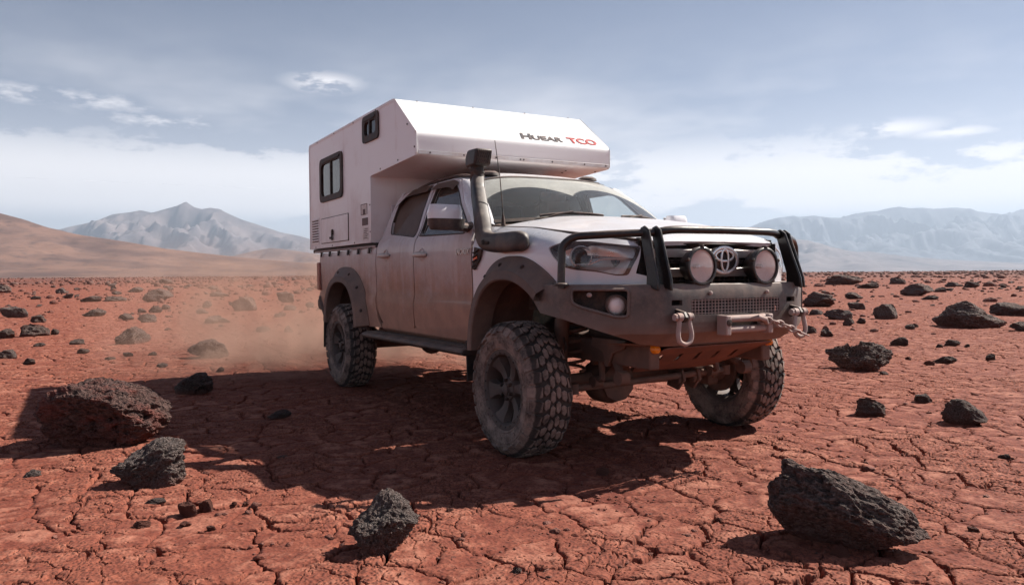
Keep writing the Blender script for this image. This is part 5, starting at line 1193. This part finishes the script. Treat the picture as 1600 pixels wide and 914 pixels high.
# x, y, heading, width, depth, height, stone, shape, label
ROCKS = [
    (-1.614, -2.951, 88.7, 0.779, 0.623, 0.436, 'R', 'B1', 'largest reddish pitted boulder at left in the edge of the truck shadow'),
    (-0.423, -2.787, 86.1, 0.356, 0.302, 0.235, 'G', 'B2', 'jagged grey-brown pitted rock in front of the big left boulder'),
    (1.07, -2.072, 70.1, 0.273, 0.232, 0.23, 'G', 'B3', 'crested grey rock with dark hollow face nearest the camera at centre'),
    (1.937, -0.516, 36.7, 0.582, 0.32, 0.325, 'K', 'B4', 'long dark slab-shaped rock tilted down to the right, nearest the camera'),
    (-1.355, 4.09, 36.0, 0.679, 0.475, 0.319, 'K', 'B5', 'flat-topped undercut dark rock right of the front wheel'),
    (-4.118, 11.003, 29.5, 1.191, 0.834, 0.504, 'K', 'B6', 'large dark brown boulder on the right middle distance'),
    (0.844, 2.185, 29.7, 0.277, 0.222, 0.173, 'K', 'B7', 'dark angular block of rock near the right edge'),
    (0.315, 1.921, 35.2, 0.222, 0.177, 0.139, 'K', 1, 'small rock with one pale lit face below the undercut rock'),
    (-10.961, 15.536, 38.5, 0.88, 0.704, 0.459, 'K', 2, 'blocky dark rock just right of the bull bar'),
    (-14.611, 25.981, 32.4, 1.263, 1.01, 0.53, 'K', 0, 'rounded brown boulder on the plain left of the large right boulder'),
    (-6.45, 12.002, 34.3, 0.492, 0.443, 0.342, 'G', 0, 'round grey-brown boulder standing alone right of the truck'),
    (-6.904, 11.049, 37.3, 0.598, 0.478, 0.245, 'G', 1, 'low greyish dusty rock between the blocky rock and the round boulder'),
    (-2.701, 6.825, 33.5, 0.23, 0.184, 0.133, 'K', 3, 'small pyramid-shaped rock below the round boulder'),
    (-2.3, 7.406, 30.4, 0.211, 0.169, 0.097, 'K', 4, 'small dark stone below the large right boulder'),
    (-1.219, 5.428, 30.8, 0.245, 0.171, 0.086, 'K', 5, 'flat dark stone lying above the angular block'),
    (0.197, 2.751, 212.0, 0.132, 0.105, 0.076, 'K', 2, 'small dark stone left of and above the angular block'),
    (-1.1, 6.126, 208.2, 0.111, 0.089, 0.082, 'K', 1, 'little dark stone at the right between boulder and angular block'),
    (-5.526, 15.227, 207.1, 0.916, 0.549, 0.315, 'K', 3, 'dark slab with a knob cut by the right picture edge'),
    (-3.122, 10.815, 206.6, 0.389, 0.272, 0.173, 'K', 0, 'dark stone at the right picture edge under the slab'),
    (-4.396, 9.699, 212.8, 0.181, 0.145, 0.102, 'K', 4, 'small dark stone between the round boulder and the large right boulder'),
    (-13.966, 21.204, 216.3, 0.642, 0.514, 0.275, 'K', 5, 'low stone behind the low greyish rock'),
    (-9.334, 14.996, 36.1, 0.443, 0.354, 0.221, 'G', 2, 'grey stone pair member right of the blocky rock'),
    (-4.746, 7.517, 39.0, 0.213, 0.17, 0.149, 'K', 1, 'small rock nearest the right shackle'),
    (-4.266, 7.319, 38.0, 0.204, 0.163, 0.143, 'G', 3, 'small squarish rock just right of the one nearest the shackle'),
    (-5.51, 9.53, 36.6, 0.216, 0.173, 0.168, 'K', 0, 'small dark rock in front of the low greyish rock'),
    (-5.803, 10.311, 35.8, 0.163, 0.131, 0.126, 'K', 2, 'tiny dark rock right of the low greyish rock'),
    (-8.199, 11.974, 218.7, 0.3, 0.24, 0.15, 'G', 0, 'low grey stone beneath the blocky rock'),
    (-32.383, 45.157, 36.9, 2.755, 1.928, 0.781, 'K', 4, 'dark hump-shaped outcrop on the far plain right of the truck'),
    (-30.795, 49.058, 33.6, 1.213, 0.97, 0.56, 'K', 1, 'blocky dark rock beside the far hump-shaped outcrop'),
    (-23.811, 35.854, 35.4, 1.155, 0.924, 0.325, 'K', 3, 'low dark stone in front of the far hump-shaped outcrop'),
    (-11.937, 22.501, 31.7, 0.573, 0.401, 0.176, 'K', 5, 'flat dark stone right of the rounded brown boulder'),
    (-1.164, 5.036, 31.7, 0.112, 0.09, 0.063, 'C', 1, 'small reddish clod left of the flat dark stone'),
    (-0.948, 3.927, 214.4, 0.09, 0.072, 0.045, 'K', 0, 'little dark stone at the foot of the undercut rock'),
    (-1.606, 5.339, 32.9, 0.067, 0.054, 0.045, 'C', 0, 'tiny red stone between the undercut rock and the reddish clod'),
    (-2.225, 6.983, 31.1, 0.086, 0.069, 0.06, 'K', 2, 'tiny dark stone left of the stone below the large right boulder'),
    (-2.072, 7.358, 29.6, 0.069, 0.055, 0.052, 'K', 3, 'tiny dark stone right of the stone below the large right boulder'),
    (-20.661, 40.54, 29.3, 0.859, 0.687, 0.394, 'K', 4, 'dark stone on the far plain above the large right boulder'),
    (-22.269, 41.433, 30.4, 0.822, 0.657, 0.336, 'K', 0, 'dark stone on the far plain, second left of the right edge group'),
    (-16.844, 31.284, 211.1, 0.526, 0.421, 0.263, 'K', 1, 'round dark stone just right of the rounded brown boulder'),
    (-6.589, -1.655, 82.2, 0.503, 0.378, 0.244, 'G', 'B8', 'grey-topped slab rock between the shadowed rock and the dust'),
    (-9.364, -2.365, 86.9, 0.512, 0.41, 0.276, 'K', 'B9', 'dark wedge-shaped rock above the big left boulder'),
    (-3.447, -2.206, 83.2, 0.326, 0.277, 0.203, 'K', 3, 'dark rock lying inside the camper shadow behind the big left boulder'),
    (-1.87, -1.81, 77.5, 0.178, 0.125, 0.07, 'K', 5, 'low dark stone inside the truck shadow left of the front wheel'),
    (-29.537, -0.332, 85.3, 1.162, 0.93, 0.556, 'K', 0, 'dark hump-backed boulder on the left plain'),
    (-19.468, 1.126, 79.8, 0.707, 0.601, 0.428, 'P', 0, 'pale dusty boulder at the edge of the dust cloud'),
    (-11.857, -3.773, -267.5, 0.511, 0.358, 0.244, 'K', 1, 'long dark rock at left with a lump stacked behind it'),
    (-16.433, -3.896, -87.7, 0.317, 0.254, 0.202, 'K', 2, 'lump of dark rock resting behind the long dark rock at left'),
    (-12.054, -3.47, -268.6, 0.149, 0.119, 0.126, 'K', 4, 'small stone touching the right end of the long dark rock'),
    (-11.646, -4.197, -265.9, 0.303, 0.242, 0.184, 'K', 3, 'dark rock cut by the left picture edge, lower one'),
    (-19.392, -4.541, -266.4, 0.618, 0.494, 0.309, 'G', 2, 'grey rock near the left edge above the long dark rock'),
    (-18.708, -2.742, 89.2, 0.578, 0.405, 0.215, 'K', 5, 'flat long dark stone above the wedge-shaped rock'),
    (-16.273, -2.131, 267.3, 0.346, 0.276, 0.18, 'K', 0, 'oval stone right of the flat long dark stone'),
    (-14.918, -1.776, 86.0, 0.397, 0.317, 0.227, 'G', 1, 'notched grey stone right of the oval stone'),
    (-54.432, -7.3, -265.9, 0.975, 0.78, 0.609, 'K', 1, 'dark rock cut by the left picture edge, upper one'),
    (-19.83, -1.217, 85.5, 0.36, 0.288, 0.198, 'K', 2, 'small dark stone under the hump-backed boulder'),
    (-21.781, -0.777, 84.9, 0.275, 0.22, 0.177, 'K', 4, 'smaller stone leaning right of the one under the hump-backed boulder'),
    (-20.046, -1.546, 266.3, 0.235, 0.188, 0.144, 'K', 3, 'small stone left of the one under the hump-backed boulder'),
    (-21.884, 0.437, 82.2, 0.303, 0.272, 0.262, 'K', 0, 'upright dark stone left of the pale dusty boulder'),
    (-18.223, -0.196, 262.6, 0.345, 0.276, 0.155, 'K', 5, 'flat stone below the upright dark stone'),
    (-13.743, -0.472, 81.6, 0.553, 0.387, 0.194, 'G', 3, 'low crumbling grey rock below the pale dusty boulder'),
    (-7.901, -3.904, -266.0, 0.222, 0.177, 0.123, 'G', 0, 'grey rock at the left edge level with the grey-topped slab'),
    (-6.882, -3.611, -267.1, 0.129, 0.103, 0.091, 'K', 2, 'small dark stone right of the left edge grey rock'),
    (-8.057, -3.047, 89.9, 0.174, 0.139, 0.078, 'K', 4, 'dark stone below and left of the wedge-shaped rock'),
    (-9.665, -3.118, -89.8, 0.236, 0.188, 0.098, 'K', 1, 'pair-like dark stone left of the wedge-shaped rock'),
    (-7.329, -2.537, 87.2, 0.126, 0.1, 0.059, 'G', 2, 'small grey stone just under the wedge-shaped rock'),
    (-6.872, -2.76, 88.3, 0.127, 0.102, 0.056, 'P', 1, 'pale small stone above the big left boulder'),
    (-7.142, -2.262, 85.8, 0.109, 0.087, 0.067, 'K', 3, 'small dark stone between wedge-shaped rock and grey-topped slab'),
    (-5.717, -2.264, 265.1, 0.124, 0.099, 0.058, 'G', 1, 'small stone above the shadowed rock'),
    (-4.918, -1.761, 81.5, 0.09, 0.072, 0.062, 'K', 5, 'small stone at the border of the camper shadow'),
    (-9.61, -3.611, -267.7, 0.173, 0.121, 0.067, 'K', 0, 'flat stone below the long dark rock at left'),
    (-0.885, -3.31, -87.2, 0.087, 0.07, 0.044, 'G', 3, 'small grey stone on the lit ground left of the jagged rock'),
    (-31.394, -2.678, 89.4, 0.773, 0.541, 0.258, 'K', 3, 'low dark stone far left of the hump-backed boulder'),
    (-31.562, -1.798, 87.9, 0.944, 0.661, 0.236, 'K', 1, 'low dark stone ridge next left of the hump-backed boulder'),
    (-37.03, -4.805, -267.6, 0.436, 0.349, 0.174, 'K', 2, 'small dark stone on the far left plain'),
    (-49.105, -4.043, -269.0, 0.572, 0.458, 0.343, 'G', 0, 'greenish-grey stone on the far left plain'),
    (-88.551, 5.2, 84.9, 1.552, 1.242, 0.635, 'K', 4, 'dark stone on the far plain above the hump-backed boulder'),
    (-49.117, -0.02, 86.7, 0.954, 0.763, 0.358, 'K', 5, 'dark stone on the far plain left of the hump-backed boulder top'),
    (-53.284, 5.084, 261.9, 0.719, 0.575, 0.315, 'K', 0, 'small dark rock on the far plain beyond the upright stone'),
    (-34.939, 2.776, 261.4, 0.917, 0.642, 0.245, 'K', 3, 'low dark ridge stone beyond the pale dusty boulder'),
    (-25.194, 3.635, 77.0, 0.62, 0.527, 0.453, 'P', 2, 'hazy rock in the dust nearest the rear of the truck'),
    (-10.644, -0.143, 258.6, 0.259, 0.207, 0.118, 'P', 1, 'hazy low stone in the middle of the dust cloud'),
    (-10.182, 0.215, 76.8, 0.162, 0.13, 0.139, 'P', 3, 'hazy round stone in the dust beside the low stone'),
    (-18.891, 2.305, 256.7, 0.375, 0.3, 0.169, 'P', 0, 'hazy flat stone in the dust below the hazy rock'),
    (-15.323, 1.224, 257.4, 0.283, 0.226, 0.126, 'P', 2, 'small hazy stone at the centre of the dust cloud'),
    (-20.173, 3.226, 75.3, 0.281, 0.225, 0.201, 'P', 1, 'hazy stone close to the rear bumper'),
    (0.224, -2.68, 83.7, 0.079, 0.071, 0.065, 'C', 2, 'red clod larger of the pair in front of the jagged rock'),
    (0.194, -2.599, 82.5, 0.063, 0.057, 0.052, 'C', 0, 'red clod smaller of the pair in front of the jagged rock'),
    (0.304, -2.866, 86.6, 0.07, 0.056, 0.035, 'C', 1, 'red stone lying left of the pair of red clods'),
    (-0.029, -2.788, 85.7, 0.095, 0.057, 0.027, 'K', 2, 'crumbled dark red heap below the jagged rock'),
    (0.379, -2.705, 83.9, 0.049, 0.039, 0.024, 'C', 3, 'small dark red stone under the pair of red clods'),
    (0.809, -1.677, 245.2, 0.034, 0.03, 0.028, 'C', 2, 'small red stone on the shadow rim right of the crested rock'),
    (2.018, -0.661, 217.1, 0.066, 0.059, 0.051, 'C', 0, 'reddish stone in the shadow of the long tilted slab'),
    (1.9, -0.806, 220.6, 0.036, 0.028, 0.024, 'C', 3, 'small red stone left in the shadow of the long tilted slab'),
    (1.955, -0.709, 218.6, 0.019, 0.015, 0.014, 'P', 3, 'tiny pale pebble in the shadow of the long tilted slab'),
    (0.639, -0.72, 233.7, 0.073, 0.058, 0.043, 'C', 1, 'dull stone in the bumper shadow right of the front wheel'),
    (1.537, -1.755, 60.2, 0.036, 0.032, 0.029, 'K', 1, 'small dark stone on the lower edge right of the crested rock'),
    (2.106, 0.045, 29.1, 0.046, 0.037, 0.023, 'C', 2, 'small stone on the cracked ground right of the tilted slab'),
    (1.52, 1.392, 27.5, 0.064, 0.051, 0.032, 'K', 3, 'small dark stone near the right edge below the angular block'),
    (-0.601, -2.081, 77.4, 0.073, 0.059, 0.022, 'P', 0, 'pale flat stone in the truck shadow at left'),
    (1.496, -0.749, 45.3, 0.032, 0.026, 0.022, 'C', 0, 'little stone left of the long tilted slab'),
    (0.174, -2.474, 80.7, 0.024, 0.019, 0.018, 'C', 1, 'tiny clod right of the pair of red clods'),
    (0.21, -2.43, 79.9, 0.029, 0.023, 0.021, 'C', 3, 'tiny clod farthest right of the red clods'),
    (0.489, -2.619, 82.2, 0.037, 0.03, 0.021, 'C', 2, 'small clod below the pair of red clods'),
    (-4.606, 10.177, 32.5, 0.117, 0.093, 0.082, 'K', 1, 'tiny stone beside the large right boulder'),
]
MK = {'R': 'rock_red', 'G': 'rock_grey', 'K': 'rock', 'P': 'rock_pale', 'C': 'rock_clod'}
SPECIAL = {'B1': (107, 6, 3, .42, .16), 'B2': (119, 6, 12, .34, .2), 'B3': (127, 6, 11, .34, .25), 'B4': (133, 6, 5, .42, .20), 'B5': (141, 6, 8, .22, .22), 'B6': (152, 6, 8, .2, .2), 'B7': (163, 5, 12, .15, .15), 'B8': (174, 5, 9, .25, .2), 'B9': (185, 5, 10, .15, .2)}
def shape_special(key, me):
    V = np.empty(len(me.vertices) * 3); me.vertices.foreach_get('co', V); V = V.reshape(-1, 3)
    if key == 'B4':       # slab leaning down to the right, high blunt left end
        V[:, 2] *= (1.0 - .42 * np.clip((V[:, 0] + .2), -1, 1.2) / 1.2); V[:, 2] += .0; k = np.clip((1.0 - V[:, 2]), 0, 1); V[:, 0] += .18 * k * (V[:, 2] > .1) * 0
        V[:, 0] += -.10 * (V[:, 2] - .7) * (V[:, 0] < .3)
    if key == 'B1': V[:, 0] += .10 * np.clip(1 - V[:, 2], 0, 1) * (V[:, 0] > .2) * -.9; V[:, 2] *= 1 - .10 * np.clip(V[:, 0], 0, 1); V[:, 2] *= 1 + .25 * np.clip(-V[:, 0] - .3, 0, 1)
    if key == 'B2': V[:, 0] *= .85 + .40 * smooth(V[:, 2], .3, 1.5); V[:, 2] *= .66 + .36 * smooth(V[:, 0], -.9, .4)
    if key == 'B3': V[:, 0] *= .80 + .50 * smooth(V[:, 2], .3, 1.5); V[:, 2] *= .72 + .30 * np.exp(-((V[:, 0] - .30) / .60) ** 2)
    if key == 'B5': V[:, 0] *= .62 + .42 * smooth(V[:, 2], .1, 1.2); V[:, 2] *= 1.0 - .12 * (np.abs(V[:, 0] + .1) < .15)
    if key == 'B6': V[:, 2] *= 1 - .38 * smooth(V[:, 0], -.1, 1.0)
    if key == 'B7': V[:, 2] *= 1 - .35 * smooth(V[:, 0], -.3, 1.0)
    if key == 'B9': V[:, 2] *= .72 + .3 * smooth(V[:, 0], -.8, .5); V[:, 0] += -.25 * (V[:, 2] > .8) * 0
    lo, hi = V.min(0), V.max(0); V[:, :2] = (V[:, :2] - (lo + hi)[:2] / 2) / ((hi - lo)[:2] / 2); V[:, 2] = -.08 + (V[:, 2] - lo[2]) / (hi[2] - lo[2]) * 1.80
    me.vertices.foreach_set('co', V.ravel()); me.update()
for x, y, hd, w, dp, h, mk, var, lab in ROCKS:
    if isinstance(var, str):
        sd_, sub, cuts, pits, lump = SPECIAL[var]; me = rock_mesh('rock', sd_, sub, cuts, pits, lump, M[MK[mk]], .10 if var in ('B1', 'B4', 'B6', 'B7') else .15); shape_special(var, me)
    else: me = VAR[MK[mk]][var % len(VAR[MK[mk]])]
    o = bpy.data.objects.new('rock', me); COL.objects.link(o); o.rotation_euler = (0, 0, R(hd)); o.scale = (w / 2, dp / 2, h / 1.72)
    o.location = (x, y, float(ground_z(np.array([x]), np.array([y]))[0]) - .035 * h); tag(o, lab, 'rock', 'volcanic rocks strewn over the red plain')
# more stones on the plain that nothing tells apart
rn = np.random.RandomState(11); placed = [(r_[0], r_[1], r_[3]) for r_ in ROCKS]; cnt = 0
def fan(dmin, dmax, pw=1.0, half=.80):
    q = rn.uniform(0, 1); D = dmin * (dmax / dmin) ** (q ** pw); lat = rn.uniform(-half, half) * D
    return CAM[0] + _fw[0] * D + _rt[0] * lat, CAM[1] + _fw[1] * D + _rt[1] * lat, D
small = [rock_mesh('rock', 300 + i, 3, 11, 0, .3, M['rock'] if i % 4 else M['rock_grey']) for i in range(8)]
while cnt < 195:
    x, y, D = fan(13, 75, .8)
    if -6 < x < 3 and -4.6 < y < 2.2: continue
    if perlin(np.array([[x / 7, y / 7, 2.7]]))[0] < rn.uniform(-.3, .3): continue
    if any(math.hypot(x - a, y - b_) < .6 * c + .3 for a, b_, c in placed): continue
    w = D * rn.uniform(.003, .0085) * (1 if rn.rand() < .85 else 1.5); o = bpy.data.objects.new('rock', small[cnt % 8]); COL.objects.link(o)
    o.rotation_euler = (rn.uniform(-.15, .15), rn.uniform(-.15, .15), rn.uniform(0, 6.28)); o.scale = (w * .5 * rn.uniform(.9, 1.4), w * .5 * rn.uniform(.7, 1.1), w * rn.uniform(.22, .36)); o.location = (x, y, float(ground_z(np.array([x]), np.array([y]))[0]) - .02 * w)
    far = D > 34
    tag(o, 'small dark stone lying on the far red plain' if far else 'small dark stone scattered on the red middle ground', 'rock', 'small stones on the far plain' if far else 'small stones on the middle ground'); placed.append((x, y, w)); cnt += 1
# uncountable stones and pebbles: one mesh each
def stone_field(name, n, gen, material, seed):
    rg = np.random.RandomState(seed); bm = bmesh.new(); bmesh.ops.create_icosphere(bm, subdivisions=1, radius=1); B = np.array([v.co[:] for v in bm.verts]); Fb = np.array([[v.index for v in f.verts] for f in bm.faces]); bm.free()
    Vs = []; Fs = []; k = 0
    for i in range(n):
        g_ = gen(rg)
        if g_ is None: continue
        x, y, z, s = g_; V = B * rg.uniform(.65, 1.25, (len(B), 1)); a = rg.uniform(0, 6.28); c_, s_ = math.cos(a), math.sin(a); V = V * (s * rg.uniform(.8, 1.4), s * rg.uniform(.7, 1.1), s * rg.uniform(.45, .8))
        V = np.stack([V[:, 0] * c_ - V[:, 1] * s_ + x, V[:, 0] * s_ + V[:, 1] * c_ + y, V[:, 2] + z + s * .2], 1); Vs.append(V); Fs.append(Fb + k); k += len(B)
    me = bpy.data.meshes.new(name); VV = np.vstack(Vs); FF = np.vstack(Fs)
    me.vertices.add(len(VV)); me.vertices.foreach_set('co', VV.ravel()); me.loops.add(FF.size); me.loops.foreach_set('vertex_index', FF.ravel()); me.polygons.add(len(FF)); me.polygons.foreach_set('loop_start', np.arange(0, FF.size, 3)); me.polygons.foreach_set('loop_total', np.full(len(FF), 3)); me.update(calc_edges=True); me.validate()
    me.materials.append(material); o = bpy.data.objects.new(name, me); COL.objects.link(o); o['kind'] = 'stuff'; return o
def g_far(rg):
    D = 12 * (420 / 12) ** (rg.uniform(0, 1) ** .62); lat = rg.uniform(-.95, .95) * D; x = CAM[0] + _fw[0] * D + _rt[0] * lat; y = CAM[1] + _fw[1] * D + _rt[1] * lat
    if -6 < x < 3 and -4.6 < y < 2.2: return None
    if perlin(np.array([[x / 9, y / 9, 1.7]]))[0] + .6 * perlin(np.array([[x / 40, y / 40, 5.7]]))[0] < rg.uniform(-.35, .35): return None
    s = D * .0016 * rg.lognormal(0, .6); s = min(s, .45); return x, y, float(ground_z(np.array([x]), np.array([y]))[0]), s
o = stone_field('scattered_stones', 17000, g_far, M['rock'], 4); tag(o, 'countless small dark stones covering the far plain', 'stones')
def g_near(rg):
    D = 1.9 * (13 / 1.9) ** rg.uniform(0, 1); lat = rg.uniform(-.95, .95) * D; x = CAM[0] + _fw[0] * D + _rt[0] * lat; y = CAM[1] + _fw[1] * D + _rt[1] * lat
    nz_ = perlin(np.array([[x * .9, y * .9, 3.3]]))[0]
    if rg.uniform(-.35, .45) > nz_: return None
    return x, y, -.004, .0038 * rg.lognormal(0, .6)
o = stone_field('pebbles', 22000, g_near, M['rock_clod'], 7); tag(o, 'red grit and pebbles over the near ground', 'pebbles')
def g_near2(rg):
    g_ = g_near(rg); return None if g_ is None else (g_[0], g_[1], g_[2], g_[3] * 1.35)
o = stone_field('dark_pebbles', 16000, g_near2, M['rock'], 9); tag(o, 'dark volcanic pebbles over the near ground', 'pebbles')

# ------------------------------------------------------------------ dust thrown up behind the rear wheel
def dust_cloud():
    m, t, out = mat('dust'); P = t.new('ShaderNodeTexCoord').outputs['Object']; x, y, z = t.sep(P)
    n, _ = t.noise(P, 1.7, 5, .62, .8)
    gx = t.m('MULTIPLY', t.ss(x, -10.0, -5.5), t.ss(x, -3.2, -4.3)); gy = t.m('MULTIPLY', t.ss(y, -3.3, -1.4), t.ss(y, 2.4, .5)); gz = t.m('EXPONENT', t.m('MULTIPLY', t.m('MAXIMUM', z, 0.0), -1.4)); gz = t.m('MULTIPLY', gz, t.ss(z, 1.75, 1.0))
    d_ = t.m('MULTIPLY', t.m('MULTIPLY', gx, gy), t.m('MULTIPLY', gz, t.ss(n, .40, .64)))
    # a denser curl at the tyre
    r2 = t.vm('DISTANCE', t.vm('MULTIPLY', P, (1, 1, 1.6)), (-3.72, -1.0, .22)); d_ = t.m('ADD', d_, t.m('MULTIPLY', t.ss(r2, .62, .05), t.m('MULTIPLY', t.ss(n, .35, .7), .5)))
    vs = t.new('ShaderNodeVolumePrincipled'); t.put(vs.inputs['Color'], (1.0, .64, .50)); t.put(vs.inputs['Density'], t.m('MULTIPLY', d_, DUST_DENSITY)); t.put(vs.inputs['Anisotropy'], .0)
    t.l.new(vs.outputs[0], out.inputs['Volume']); return m
q = MB(); q.box((-7.2, -.6, .86), (9.2, 6.4, 1.80)); o = q.build('dust_cloud', dust_cloud(), None, smooth_=False); tag(o, 'pale dust hanging behind the rear wheel', 'dust', kind='stuff')
# ------------------------------------------------------------------ air
def haze_mat():
    m, t, out = mat('haze'); vs = t.new('ShaderNodeVolumePrincipled'); t.put(vs.inputs['Color'], HAZE_COL); t.put(vs.inputs['Density'], HAZE_D); t.put(vs.inputs['Anisotropy'], .2); t.l.new(vs.outputs[0], out.inputs['Volume']); return m
q = MB(); q.box((-500, 2500, 560), (32000, 36000, 1240)); o = q.build('haze', haze_mat(), None, smooth_=False); tag(o, 'thin pale haze in the air', 'haze', kind='stuff')
